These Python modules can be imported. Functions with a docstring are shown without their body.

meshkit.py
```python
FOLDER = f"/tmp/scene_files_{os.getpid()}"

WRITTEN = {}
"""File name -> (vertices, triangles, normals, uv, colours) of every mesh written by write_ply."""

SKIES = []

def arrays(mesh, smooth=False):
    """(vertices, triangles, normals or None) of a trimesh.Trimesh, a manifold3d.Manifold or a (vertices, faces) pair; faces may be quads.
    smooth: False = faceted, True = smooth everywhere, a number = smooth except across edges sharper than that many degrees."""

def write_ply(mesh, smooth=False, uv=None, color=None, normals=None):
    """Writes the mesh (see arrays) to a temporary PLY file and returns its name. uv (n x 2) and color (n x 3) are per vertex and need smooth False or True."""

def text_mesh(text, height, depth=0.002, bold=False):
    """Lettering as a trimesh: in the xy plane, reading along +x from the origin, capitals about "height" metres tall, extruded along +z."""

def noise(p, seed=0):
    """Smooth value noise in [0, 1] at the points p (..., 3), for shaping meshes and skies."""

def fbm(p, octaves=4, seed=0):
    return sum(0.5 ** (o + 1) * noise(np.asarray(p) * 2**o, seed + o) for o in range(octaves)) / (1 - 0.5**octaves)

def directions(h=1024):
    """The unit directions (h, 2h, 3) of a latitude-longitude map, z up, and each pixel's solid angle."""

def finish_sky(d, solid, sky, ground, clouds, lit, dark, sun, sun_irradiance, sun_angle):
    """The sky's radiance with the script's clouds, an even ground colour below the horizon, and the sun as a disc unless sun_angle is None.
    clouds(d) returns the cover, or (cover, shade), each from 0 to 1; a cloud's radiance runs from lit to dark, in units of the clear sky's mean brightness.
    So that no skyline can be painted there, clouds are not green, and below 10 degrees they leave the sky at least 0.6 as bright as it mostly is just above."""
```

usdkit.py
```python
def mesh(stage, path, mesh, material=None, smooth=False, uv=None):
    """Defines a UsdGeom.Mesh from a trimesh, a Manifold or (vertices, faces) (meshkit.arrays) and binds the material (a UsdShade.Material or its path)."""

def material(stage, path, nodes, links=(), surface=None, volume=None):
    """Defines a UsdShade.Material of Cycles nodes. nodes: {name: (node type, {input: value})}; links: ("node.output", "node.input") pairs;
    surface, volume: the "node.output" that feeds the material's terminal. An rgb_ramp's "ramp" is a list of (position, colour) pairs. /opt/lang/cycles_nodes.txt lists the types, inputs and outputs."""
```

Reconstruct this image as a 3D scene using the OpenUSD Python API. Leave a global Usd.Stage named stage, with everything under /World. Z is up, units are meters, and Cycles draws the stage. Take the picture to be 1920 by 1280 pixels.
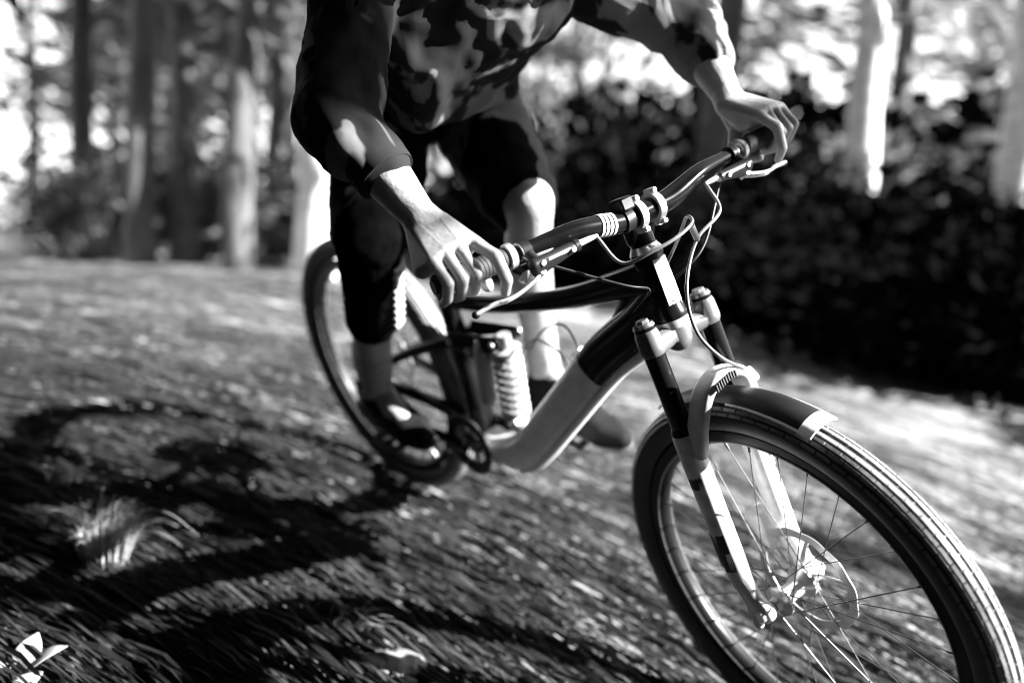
import math
import numpy as np
import trimesh
import manifold3d as m3
import meshkit
import usdkit
from meshkit import fbm, noise
from pxr import Usd, UsdGeom, UsdLux, UsdShade, Gf, Sdf, Vt

stage = Usd.Stage.CreateInMemory()
UsdGeom.SetStageUpAxis(stage, UsdGeom.Tokens.z)
UsdGeom.SetStageMetersPerUnit(stage, 1.0)
UsdGeom.Xform.Define(stage, '/World')
LOOKS = '/World/Looks'
UsdGeom.Scope.Define(stage, LOOKS)

# ------------------------------------------------------------------ camera, sky, sun, exposure
CAM = np.array([0.38715, -2.25491, 0.76085])
CR, CU, CB = np.array([0.99875, 0.006956, 0.049493]), np.array([-0.049979, 0.138999, 0.98903]), np.array([0.0, -0.990268, 0.139173])
cam = UsdGeom.Camera.Define(stage, '/World/camera')
cam.AddTransformOp().Set(Gf.Matrix4d(*CR, 0, *CU, 0, *CB, 0, *CAM, 1))
cam.CreateHorizontalApertureAttr(36.0)
cam.CreateFocalLengthAttr(1522.94 / 1920 * 36.0)
cam.CreateFStopAttr(1.1)
cam.CreateFocusDistanceAttr(1.26)
cam.CreateExposureAttr(3.4)

SUN = np.array([0.80, -0.15, 0.49])
SUN = SUN / np.linalg.norm(SUN)
sun = UsdLux.DistantLight.Define(stage, '/World/sun')
sun.CreateIntensityAttr(1.25)
sun.CreateAngleAttr(0.5)
sun.CreateNormalizeAttr(True)
sun.CreateColorAttr(Gf.Vec3f(1.0, 1.0, 1.0))
zx = SUN
xx = np.cross([0, 0, 1.0], zx); xx /= np.linalg.norm(xx)
yx = np.cross(zx, xx)
sun.AddTransformOp().Set(Gf.Matrix4d(*xx, 0, *yx, 0, *zx, 0, 0, 0, 30, 1))

sky = UsdLux.DomeLight.Define(stage, '/World/sky')
sky.GetPrim().SetCustomDataByKey('kind', 'structure')
skymat = usdkit.material(stage, LOOKS + '/sky', {
    's': ('sky_texture', {'sky_type': 'single_scattering', 'sun_disc': False, 'sun_elevation': math.asin(SUN[2]), 'sun_rotation': math.atan2(SUN[0], SUN[1])}),
    'h': ('hsv', {'saturation': 0.0}),
    'b': ('background_shader', {'strength': 0.05}),
}, [('s.color', 'h.color'), ('h.color', 'b.color')], surface='b.background')
UsdShade.MaterialBindingAPI.Apply(sky.GetPrim()).Bind(skymat)

# ------------------------------------------------------------------ helpers
used = {}


def unique(parent, name):
    k = used.get((parent, name), 0)
    used[(parent, name)] = k + 1
    return f'{parent}/{name}' if k == 0 else f'{parent}/{name}_{k:03d}'


def tag(prim, label=None, category=None, group=None, kind=None):
    for k, v in (('label', label), ('category', category), ('group', group), ('kind', kind)):
        if v:
            prim.SetCustomDataByKey(k, v)
    return prim


def thing(name, label, category, loc=(0, 0, 0), rotz=0.0, scale=None, group=None, matrix=None, kind=None):
    x = UsdGeom.Xform.Define(stage, unique('/World', name))
    if matrix is not None:
        x.AddTransformOp().Set(matrix)
    else:
        x.AddTranslateOp().Set(Gf.Vec3d(*map(float, loc)))
        if rotz:
            x.AddRotateZOp().Set(float(rotz))
        if scale is not None:
            x.AddScaleOp().Set(Gf.Vec3f(*map(float, np.broadcast_to(scale, 3))))
    return tag(x.GetPrim(), label, category, group, kind)


def copy_of(root, label, loc, rotz, scale=None, group=None):
    r = thing(root.GetName().rstrip('0123456789').rstrip('_'), label, root.GetCustomDataByKey('category'), loc, rotz, scale, group)
    r.GetReferences().AddInternalReference(root.GetPath())
    r.SetInstanceable(True)
    return r


def put(parent, name, mesh, mat, smooth=35, label=None, kind=None, uv=None):
    path = unique(parent if isinstance(parent, str) else str(parent.GetPath()), name)
    m = usdkit.mesh(stage, path, mesh, mat, smooth=smooth, uv=uv)
    return tag(m.GetPrim(), label, kind=kind)


def mat(name, v, rough=0.5, metallic=0.0, var=0.0, scale=8.0, bump=0.0, bscale=None, coat=0.0, sss=0.0, spec=0.5, stretch=(1, 1, 1)):
    """A neutral grey surface of albedo v; var spreads the tone with noise, bump is the relief in metres."""
    n = {'p': ('principled_bsdf', {'base_color': (v, v, v), 'roughness': rough, 'metallic': metallic, 'coat_weight': coat, 'coat_roughness': 0.08, 'specular_ior_level': spec}),
         't': ('texture_coordinate', {}), 'm': ('mapping', {'scale': stretch})}
    l = [('t.object', 'm.vector')]
    if var:
        n['n'] = ('noise_texture', {'scale': scale, 'detail': 5.0, 'roughness': 0.65})
        lo, hi = max(v * (1 - var), 0.0), v * (1 + var)
        n['r'] = ('rgb_ramp', {'ramp': [(0.3, (lo,) * 3), (0.7, (hi,) * 3)]})
        l += [('m.vector', 'n.vector'), ('n.fac', 'r.fac'), ('r.color', 'p.base_color')]
    if bump:
        n['bn'] = ('noise_texture', {'scale': bscale or scale * 4, 'detail': 4.0, 'roughness': 0.6})
        n['b'] = ('bump', {'strength': 0.8, 'distance': bump})
        l += [('m.vector', 'bn.vector'), ('bn.fac', 'b.height'), ('b.normal', 'p.normal')]
    if sss:
        n['p'][1].update({'subsurface_weight': sss, 'subsurface_scale': 0.006, 'subsurface_radius': (1, 1, 1)})
    return usdkit.material(stage, f'{LOOKS}/{name}', n, l, surface='p.BSDF')


def leafmat(name, v, trans=0.35, var=0.5, spec=0.12):
    n = {'i': ('geometry', {}), 'r': ('rgb_ramp', {'ramp': [(0.0, (v * (1 - var),) * 3), (1.0, (v * (1 + var),) * 3)]}),
         'p': ('principled_bsdf', {'roughness': 0.65, 'specular_ior_level': spec}), 't': ('translucent_bsdf', {}), 'x': ('mix_closure', {'fac': trans})}
    return usdkit.material(stage, f'{LOOKS}/{name}', n, [('i.random_per_island', 'r.fac'), ('r.color', 'p.base_color'), ('r.color', 't.color'), ('p.BSDF', 'x.closure1'), ('t.BSDF', 'x.closure2')], surface='x.closure')


def unit(v):
    v = np.asarray(v, float)
    return v / np.linalg.norm(v)


def spline(pts, n):
    """Catmull-Rom through pts (k, d), n samples."""
    p = np.asarray(pts, float)
    p = np.vstack([2 * p[0] - p[1], p, 2 * p[-1] - p[-2]])
    t = np.linspace(0, len(p) - 3 - 1e-9, n)
    i = t.astype(int)
    s = (t - i)[:, None]
    a, b, c, d = p[i], p[i + 1], p[i + 2], p[i + 3]
    return 0.5 * (2 * b + (c - a) * s + (2 * a - 5 * b + 4 * c - d) * s**2 + (3 * b - a - 3 * c + d) * s**3)


def tube(pts, r, sides=16, n=None, up=None, ex=2.0, cap=True):
    """A swept tube; r is one radius, one per point, or (side, up) half-widths per point; ex > 2 squares the section."""
    p = np.asarray(pts, float)
    r = np.asarray(r, float)
    if r.ndim == 0:
        r = np.full(len(p), float(r))
    if r.ndim == 1:
        r = np.stack([r, r], 1)
    if n:
        q = spline(np.hstack([p, r]), n)
        p, r = q[:, :3], q[:, 3:]
    t = np.gradient(p, axis=0)
    t /= np.linalg.norm(t, axis=1, keepdims=True) + 1e-12
    a = np.zeros_like(p)
    ref = np.array(up if up is not None else ([0, 0, 1.0] if abs(t[0][2]) < 0.9 else [1.0, 0, 0]), float)
    for i in range(len(p)):
        w = ref if up is not None or i == 0 else b_prev
        b = w - t[i] * (w @ t[i])
        b /= np.linalg.norm(b) + 1e-12
        b_prev = b
        a[i] = b
    side = np.cross(t, a)
    ang = np.linspace(0, 2 * np.pi, sides, endpoint=False)
    c, s = np.cos(ang), np.sin(ang)
    c, s = np.sign(c) * np.abs(c) ** (2 / ex), np.sign(s) * np.abs(s) ** (2 / ex)
    v = p[:, None] + (r[:, :1] * c)[..., None] * side[:, None] + (r[:, 1:] * s)[..., None] * a[:, None]
    k = len(p)
    i, j = np.meshgrid(np.arange(k - 1), np.arange(sides), indexing='ij')
    q = np.stack([i * sides + j, i * sides + (j + 1) % sides, (i + 1) * sides + (j + 1) % sides, (i + 1) * sides + j], -1).reshape(-1, 4)
    f = np.vstack([q[:, [0, 1, 2]], q[:, [0, 2, 3]]])
    v = v.reshape(-1, 3)
    if cap:
        m = len(v)
        v = np.vstack([v, p[0], p[-1]])
        j = np.arange(sides)
        f = np.vstack([f, np.stack([np.full(sides, m), (j + 1) % sides, j], 1), np.stack([np.full(sides, m + 1), (k - 1) * sides + j, (k - 1) * sides + (j + 1) % sides], 1)])
    return trimesh.Trimesh(v, f, process=False)


def hullbox(c, ax, size, chamfer=0.15):
    """A chamfered box: centre, three axes, full sizes."""
    h = np.asarray(size, float) / 2
    ch = chamfer * h.min()
    pts = []
    for s in np.ndindex(2, 2, 2):
        sg = np.array(s) * 2 - 1
        for k in range(3):
            q = (h - ch) * sg
            q[k] = h[k] * sg[k]
            pts.append(q)
    v = np.asarray(c, float) + np.array(pts) @ np.array([unit(a) for a in ax])
    return trimesh.convex.convex_hull(trimesh.Trimesh(v, np.zeros((0, 3), int), process=False).vertices)


def revolve(profile, C, ex, ey, ez, n=96, closed=False, a0=0.0, a1=2 * np.pi):
    """profile (radius, axial); angle 0 along ez, turning towards ex; axis ey."""
    pr = np.asarray(profile, float)
    full = abs(a1 - a0 - 2 * np.pi) < 1e-6
    ang = np.linspace(a0, a1, n, endpoint=not full)
    rad = np.cos(ang)[:, None] * ez + np.sin(ang)[:, None] * ex
    v = C + rad[:, None] * pr[None, :, :1] + pr[None, :, 1:] * ey
    k = len(pr)
    I, J = np.meshgrid(np.arange(n if full else n - 1), np.arange(k if closed else k - 1), indexing='ij')
    I2, J2 = (I + 1) % n, (J + 1) % k
    q = np.stack([I * k + J, I * k + J2, I2 * k + J2, I2 * k + J], -1).reshape(-1, 4)
    m = trimesh.Trimesh(v.reshape(-1, 3), np.vstack([q[:, [0, 1, 2]], q[:, [0, 2, 3]]]), process=False)
    return m


def fixn(m):
    trimesh.repair.fix_normals(m, multibody=True)
    return m


cat = trimesh.util.concatenate
_ico = trimesh.creation.icosphere(2).vertices
_ico1 = trimesh.creation.icosphere(1).vertices


def ball(p, r):
    """sphere points; r may be (rx, ry, rz)"""
    return np.asarray(p, float) + _ico * np.broadcast_to(r, 3)


def hull(*balls):
    return m3.Manifold.hull_points(np.vstack(balls).astype(np.float64))


def chain(pts, rs):
    return [hull(ball(pts[i], rs[i]), ball(pts[i + 1], rs[i + 1])) for i in range(len(pts) - 1)]


def union(ms):
    return m3.Manifold.batch_boolean(ms, m3.OpType.Add)


def to_tri(M):
    k = M.to_mesh()
    return trimesh.Trimesh(np.array(k.vert_properties[:, :3], float), np.array(k.tri_verts), process=False)


def from_tri(t):
    return m3.Manifold(m3.Mesh(vert_properties=np.asarray(t.vertices, np.float32), tri_verts=np.asarray(t.faces, np.uint32)))


def skin(ms, length, it):
    t = to_tri(union(ms).refine_to_length(length))
    t.merge_vertices()
    trimesh.smoothing.filter_taubin(t, lamb=0.5, nu=0.51, iterations=it)
    return t


def folds(t, amp, scale, seed=0, stretch=(1, 1, 1)):
    """pushes a cloth surface in and out along its normals"""
    p = t.vertices * np.asarray(stretch) * scale
    d = (1 - np.abs(2 * fbm(p, 3, seed) - 1)) - 0.75
    t.vertices = t.vertices + t.vertex_normals * (amp * d * 2)[:, None]
    return t


# ------------------------------------------------------------------ where the bike is: bike axes (forward, left, up) in the world
A3 = np.array([[0.690315, 0.706379, -0.156503], [-0.705481, 0.609191, -0.362193], [-0.160505, 0.360437, 0.918871]])
RC = np.array([0.0, -0.127231, 0.022434])        # rear tyre's contact in bike axes = the world's origin
BIKE = Gf.Matrix4d(*A3[:, 0], 0, *A3[:, 1], 0, *A3[:, 2], 0, *(-A3 @ RC), 1)
to_world = lambda X: (np.atleast_2d(X) - RC) @ A3.T
SUNB = A3.T @ SUN
E1, E2, E3 = np.eye(3)
HA = math.radians(65.99)
U = np.array([math.cos(HA), 0, -math.sin(HA)])     # down the steering axis
NN = np.array([math.sin(HA), 0, math.cos(HA)])     # forward of it
S0 = np.array([1.20151664, 0, 0.35409722])
STEER = -0.11436944
AC, BF = 0.5044, 0.033
_k = -U
_K = np.array([[0, -_k[2], _k[1]], [_k[2], 0, -_k[0]], [-_k[1], _k[0], 0]])
RS = np.eye(3) + math.sin(STEER) * _K + (1 - math.cos(STEER)) * _K @ _K
fN, fY, fA = RS @ NN, RS @ E2, RS @ (-U)           # steered axes: forward, left, up the axis


def S(*q):
    q = np.atleast_2d(np.array(q, float))
    return S0 + q[:, :1] * fN + q[:, 1:2] * fY + q[:, 2:] * fA


# ------------------------------------------------------------------ materials
M_black = mat('black_carbon', 0.004, 0.2, var=0.4, scale=30, spec=0.17)
M_grey = mat('grey_paint', 0.80, 0.4, var=0.15, scale=34, coat=0.3)
M_badge = mat('badge_paint', 0.55, 0.4)
M_white = mat('white_paint', 0.66, 0.42, var=0.20, scale=40, coat=0.25)
M_crown = mat('crown_alloy', 0.055, 0.4, var=0.1, scale=20)
M_stan = mat('stanchion_black', 0.004, 0.12, spec=0.3)
M_alloy = mat('bright_alloy', 0.62, 0.3, metallic=0.75, var=0.1, scale=40)
M_steel = mat('dark_steel', 0.16, 0.35, metallic=0.8, var=0.3, scale=50)
M_rubber = mat('tyre_rubber', 0.012, 0.6, var=0.45, scale=26, bump=0.0006, bscale=160)
M_tread = mat('tread_rubber', 0.20, 0.6, var=0.4, scale=30, bump=0.0008, bscale=200)
M_grip = mat('grip_rubber', 0.014, 0.7)
M_plastic = mat('black_plastic', 0.008, 0.4, spec=0.2)
M_hose = mat('hose', 0.12, 0.3, coat=0.4)
M_spring = mat('spring_enamel', 0.30, 0.35, coat=0.3)
M_spoke = mat('spoke_steel', 0.05, 0.35, metallic=0.3)
M_rim = mat('rim_black', 0.006, 0.35, spec=0.2)
M_rimedge = mat('rim_edge', 0.14, 0.35)
M_mark = mat('dark_print', 0.02, 0.5)
M_light = mat('light_print', 0.7, 0.45)
M_skin = mat('skin', 0.21, 0.42, var=0.16, scale=22, bump=0.0016, bscale=120, sss=0.10)


def sun_patch_cloth(name, dark, light, scale, cover, seed):  # random pale patches on dark cloth stand in for sunlit patches
    n = {'t': ('texture_coordinate', {}), 'm': ('mapping', {'location': (seed, 0, 0), 'rotation': (0.4, 0.7, 0.2), 'scale': (1.0, 1.0, 0.45)}),
         'n': ('noise_texture', {'scale': scale, 'detail': 3.0, 'roughness': 0.55, 'distortion': 0.4}),
         'r': ('rgb_ramp', {'ramp': [(0.0, (dark,) * 3), (cover - 0.015, (dark * 1.3,) * 3), (cover + 0.015, (light,) * 3), (1.0, (light * 1.2,) * 3)]}),
         'bn': ('noise_texture', {'scale': 10.0, 'detail': 3.0}), 'b': ('bump', {'strength': 0.8, 'distance': 0.006}),
         'p': ('principled_bsdf', {'roughness': 0.95, 'specular_ior_level': 0.04})}
    return usdkit.material(stage, f'{LOOKS}/{name}', n, [('t.object', 'm.vector'), ('m.vector', 'n.vector'), ('n.fac', 'r.fac'), ('r.color', 'p.base_color'), ('m.vector', 'bn.vector'), ('bn.fac', 'b.height'), ('b.normal', 'p.normal')], surface='p.BSDF')


M_jersey = sun_patch_cloth('jersey_sun_patches', 0.010, 0.10, 9.0, 0.56, 3.0)
M_shorts = sun_patch_cloth('shorts_sun_patches', 0.002, 0.10, 10.0, 0.64, 8.0)
M_pad = mat('pad_cloth', 0.0016, 1.0, var=0.4, scale=30, spec=0.0)
M_sock = mat('sock_knit', 0.22, 0.9, var=0.2, scale=60, bump=0.001, bscale=500, spec=0.1)
M_shoe = mat('shoe_upper', 0.006, 0.8, var=0.5, scale=18, spec=0.1)
M_sole = mat('shoe_sole', 0.012, 0.7)
M_toe = mat('shoe_toecap', 0.006, 0.8, var=0.3, scale=20, spec=0.08)
M_helmet = mat('helmet_shell', 0.05, 0.35, coat=0.4)
M_lens = mat('goggle_lens', 0.03, 0.08)


# ================================================================== GROUND
TC = np.array([-1.6, -3.2])                       # the bend's centre: the trail runs round it


def base_z(x, y):
    z = -0.0958 * x + 0.1338 * y
    hi, lo = 0.31, -0.75
    z = np.where(z > hi, hi + 0.08 * (1 - np.exp(-(z - hi) / 0.08)), z)
    z = z - 0.30 * (1 - np.exp(-np.maximum(np.hypot(x - TC[0], y - TC[1]) - 6.0, 0) / 4.0))
    return np.where(z < lo, lo - 0.5 * (1 - np.exp((z - lo) / 0.5)), z)


def relief(x, y):
    dx, dy = x - TC[0], y - TC[1]
    r, a = np.hypot(dx, dy), np.arctan2(dy, dx)
    s = a * 4.6
    zero = np.zeros_like(r)
    ruts = fbm(np.stack([s * 0.5, r * 6, zero], -1), 3, 3) - 0.5
    fine = fbm(np.stack([s * 1.6, r * 24, zero + 4], -1), 3, 11) - 0.5
    lump = fbm(np.stack([x * 3, y * 3, zero + 9], -1), 3, 23) - 0.5
    near = np.exp(-np.maximum(r - 6.5, 0) / 3)
    return near * (0.05 * ruts + 0.022 * fine + 0.03 * lump) - 0.012


def ground_z(x, y):
    return base_z(np.asarray(x, float), np.asarray(y, float)) + relief(np.asarray(x, float), np.asarray(y, float))


def build_ground():
    th = np.concatenate([np.radians(np.linspace(18, 128, 330)), np.radians(np.linspace(128, 378, 90))[1:-1]])
    r = np.concatenate([np.linspace(0.05, 1.6, 12)[:-1], np.linspace(1.6, 7.2, 600), 7.2 * np.geomspace(1, 60, 90)[1:]])
    R, T = np.meshgrid(r, th)
    x, y = TC[0] + R * np.cos(T), TC[1] + R * np.sin(T)
    z = ground_z(x, y)
    v = np.stack([x, y, z], -1).reshape(-1, 3)
    n, k = R.shape
    I, J = np.meshgrid(np.arange(n), np.arange(k - 1), indexing='ij')
    I2 = (I + 1) % n
    q = np.stack([I * k + J, I * k + J + 1, I2 * k + J + 1, I2 * k + J], -1).reshape(-1, 4)
    uv = np.stack([T * 4.6, R], -1).reshape(-1, 2)
    return trimesh.Trimesh(v, np.vstack([q[:, [0, 1, 2]], q[:, [0, 2, 3]]]), process=False), uv


M_ground = usdkit.material(stage, LOOKS + '/trail_earth', {
    'uv': ('uvmap', {'attribute': 'st'}),
    'ma': ('mapping', {'scale': (0.95, 26, 1)}), 'na': ('noise_texture', {'scale': 1.0, 'detail': 6.0, 'roughness': 0.62}),
    'mb': ('mapping', {'scale': (2.4, 120, 1)}), 'nb': ('noise_texture', {'scale': 1.0, 'detail': 4.0, 'roughness': 0.6}),
    'mc': ('mapping', {'scale': (1.3, 2.6, 1)}), 'nc': ('noise_texture', {'scale': 1.0, 'detail': 3.0}),
    'm1': ('math', {'math_type': 'multiply', 'value2': 0.5}), 'm2': ('math', {'math_type': 'multiply_add', 'value2': 0.35}), 'm3': ('math', {'math_type': 'multiply_add', 'value2': 0.35}),
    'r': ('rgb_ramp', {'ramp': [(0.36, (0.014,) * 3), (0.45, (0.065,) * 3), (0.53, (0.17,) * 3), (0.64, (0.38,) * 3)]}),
    'rv': ('rgb_ramp', {'ramp': [(0.40, (0.005,) * 3), (0.50, (0.020,) * 3), (0.59, (0.06,) * 3), (0.70, (0.16,) * 3)]}),  # inside of the bend darkened here in place of tree shade
    'sx': ('separate_xyz', {}), 'me': ('math', {'math_type': 'multiply_add', 'value2': 1.3}), 'mr': ('map_range', {'range_type': 'smoothstep', 'from_min': 3.2, 'from_max': 5.0, 'to_min': 0.0, 'to_max': 1.0}), 'mx': ('mix_color', {'blend_type': 'mix'}), 'ms': ('map_range', {'range_type': 'smoothstep', 'from_min': 5.3, 'from_max': 6.2, 'to_min': 0.0, 'to_max': 1.0}), 'rs': ('rgb_ramp', {'ramp': [(0.40, (0.010,) * 3), (0.50, (0.038,) * 3), (0.59, (0.09,) * 3), (0.70, (0.24,) * 3)]}), 'my': ('mix_color', {'blend_type': 'mix'}),  # outer edge tone set apart for the sunlight lying there
    'b': ('bump', {'strength': 0.9, 'distance': 0.012}),
    'p': ('principled_bsdf', {'roughness': 0.9, 'specular_ior_level': 0.2}),
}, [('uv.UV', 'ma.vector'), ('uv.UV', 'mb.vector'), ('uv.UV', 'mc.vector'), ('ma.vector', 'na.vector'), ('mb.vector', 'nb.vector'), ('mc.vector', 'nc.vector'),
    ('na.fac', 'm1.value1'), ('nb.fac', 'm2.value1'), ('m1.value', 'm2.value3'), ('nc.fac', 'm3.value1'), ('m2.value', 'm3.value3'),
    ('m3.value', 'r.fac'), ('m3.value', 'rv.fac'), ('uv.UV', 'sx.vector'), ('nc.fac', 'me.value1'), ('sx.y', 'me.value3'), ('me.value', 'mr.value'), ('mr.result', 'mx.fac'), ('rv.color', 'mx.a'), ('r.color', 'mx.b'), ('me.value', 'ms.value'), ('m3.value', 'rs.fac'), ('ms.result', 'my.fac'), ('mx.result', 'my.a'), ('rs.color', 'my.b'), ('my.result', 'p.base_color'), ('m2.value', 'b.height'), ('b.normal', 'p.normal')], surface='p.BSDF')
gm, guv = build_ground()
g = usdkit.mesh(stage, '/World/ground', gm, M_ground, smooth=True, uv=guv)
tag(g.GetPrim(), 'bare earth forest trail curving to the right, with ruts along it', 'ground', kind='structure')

# ================================================================== TREES AND SHRUBS
rng = np.random.default_rng(7)
M_leaf = leafmat('leaf', 0.30, 0.5, 0.7)
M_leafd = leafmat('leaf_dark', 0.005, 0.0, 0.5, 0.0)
M_barkd = mat('bark_dark', 0.045, 0.9, var=0.6, scale=10, bump=0.01, bscale=24, stretch=(1, 1, 0.25))
M_barkp = mat('bark_pale', 0.42, 0.85, var=0.45, scale=7, bump=0.006, bscale=20, stretch=(0.6, 0.6, 2.2))


def leaves(centers, size, aspect, rng, lean=(1.0, 0.0, -0.3), jitter=0.5):
    """bent lozenge sprays: four triangles each, their long axis mostly along lean (drooping boughs)"""
    n = len(centers)
    d = np.asarray(lean) + rng.normal(0, jitter, (n, 3))
    d /= np.linalg.norm(d, axis=1, keepdims=True)
    w = np.cross(d, rng.normal(0, 1, (n, 3)))
    w /= np.linalg.norm(w, axis=1, keepdims=True)
    up = np.cross(d, w)
    s = size * rng.uniform(0.5, 1.5, (n, 1))
    L, Wd = s * aspect / 2, s / 2
    q = np.stack([centers - d * L, centers - d * L * 0.1 + w * Wd + up * s * 0.15, centers + up * s * 0.02, centers - d * L * 0.1 - w * Wd + up * s * 0.15, centers + d * L - up * s * 0.2], 1)
    f = np.array([[0, 2, 1], [0, 3, 2], [1, 2, 4], [2, 3, 4]])
    return trimesh.Trimesh(q.reshape(-1, 3), (np.arange(n)[:, None, None] * 5 + f).reshape(-1, 3), process=False)


def clumped(n, clumps, spread, rng):
    c = clumps[rng.integers(0, len(clumps), n)]
    return c + rng.normal(0, 1, (n, 3)) * spread


def tree(name, label, h, r, bark, leaf, crown, nleaf, seed, loc=(0, 0, 0), group=None, cat='tree', size=0.09, scale=None, clump=0.5):
    rg = np.random.default_rng(seed)
    t = thing(name, label, cat, loc, 0, scale, group)
    zz = np.linspace(-0.3, h, 9)
    wob = np.cumsum(rg.normal(0, 0.03, (9, 2)), 0)
    p = np.c_[wob, zz]
    rr = r * np.linspace(1.12, 0.35, 9)
    trunk = tube(p, rr, 14, n=40)
    ang = trunk.vertices * np.array([6, 6, 1.5])
    trunk.vertices += trunk.vertex_normals * ((fbm(ang, 3, seed) - 0.5) * r * 0.35)[:, None]
    put(t, 'trunk', trunk, bark, 60)
    z0, z1, rad = crown
    clumps = []
    for k in range(9):
        z = rg.uniform(z0, z1)
        a = rg.uniform(0, 2 * np.pi)
        e = np.array([math.cos(a), math.sin(a), rg.uniform(-0.25, 0.35)]) * rad * rg.uniform(0.6, 1.0)
        b = np.array([np.interp(z, zz, p[:, 0]), np.interp(z, zz, p[:, 1]), z])
        put(t, 'limb', tube([b, b + e * 0.5 + [0, 0, 0.1], b + e], [r * 0.3, r * 0.18, r * 0.06], 7, n=8), bark, 60)
        clumps += [b + e * s + rg.normal(0, 0.15, 3) for s in (0.45, 0.75, 1.0, 1.1)]
    put(t, 'crown', leaves(clumped(nleaf, np.array(clumps), np.array([clump, clump, clump * 0.45]), rg), size, 4.5, rg, jitter=0.3), leaf, False)
    return t


def shrub(name, label, h, rad, leaf, nleaf, seed, loc=(0, 0, 0), group=None, size=0.06, aspect=3.0):
    rg = np.random.default_rng(seed)
    t = thing(name, label, 'shrub', loc, 0, None, group)
    clumps = []
    for k in range(7):
        a, o = rg.uniform(0, 2 * np.pi), rg.uniform(0.3, 1.0)
        e = np.array([math.cos(a) * rad * o, math.sin(a) * rad * o, h * rg.uniform(0.55, 0.95)])
        put(t, 'stem', tube([[0, 0, -0.15], e * [0.35, 0.35, 0.55], e], [0.02, 0.014, 0.006], 6, n=8), M_barkd, 60)
        clumps += [e * s + rg.normal(0, 0.08, 3) for s in (0.35, 0.55, 0.8, 1.0)]
    put(t, 'foliage', leaves(clumped(nleaf, np.array(clumps), np.array([rad * 0.3, rad * 0.3, h * 0.12]), rg), size, aspect, rg), leaf, False)
    return t


def at(px, depth):
    """world x, y on the line of sight of the photograph's column px, at a depth from the photographer (for siting trees as surveyed)"""
    return CAM[0] + (px - 960) / 1522.94 * depth, CAM[1] + depth


def G(x, y):
    return float(base_z(x, y))


# trunks that can be told apart
def sited(px, depth):
    x, y = at(px, depth)
    return (x, y, G(x, y))


tree('birch_tree', 'pale sunlit birch trunk right behind the rider on the left', 6.5, 0.15, M_barkp, M_leaf, (3.0, 6.2, 1.6), 900, 101, sited(592, 6.4))
tree('birch_tree', 'pale straight birch trunk nearest right of the rider\'s raised hand', 7.0, 0.145, M_barkp, M_leaf, (3.2, 6.8, 1.6), 500, 102, sited(1578, 7.2))
tree('birch_tree', 'pale banded birch trunk near the right edge of the picture', 7.0, 0.19, M_barkp, M_leaf, (3.2, 6.8, 1.8), 500, 103, sited(1838, 7.6))
tree('forest_tree', 'dark trunk just left of the rider\'s raised left hand', 8.0, 0.17, M_barkd, M_leaf, (3.0, 7.5, 2.0), 800, 104, sited(1312, 8.0))
for k, (px, d, lab) in enumerate([(150, 9.0, 'dark slim trunk farthest left at the trail crest'), (262, 7.6, 'second dark trunk from the left picture edge'), (350, 8.6, 'thick dark trunk in the middle of the left wood'), (432, 7.4, 'dark trunk left of the pale birch behind the rider'), (515, 9.4, 'slender dark trunk closest to the pale birch behind the rider')]):
    tree('forest_tree', lab, 7.5, 0.13 + 0.03 * (k == 2), M_barkd, M_leaf, (2.4, 7.0, 1.9), 800, 110 + k, sited(px, d))
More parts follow.
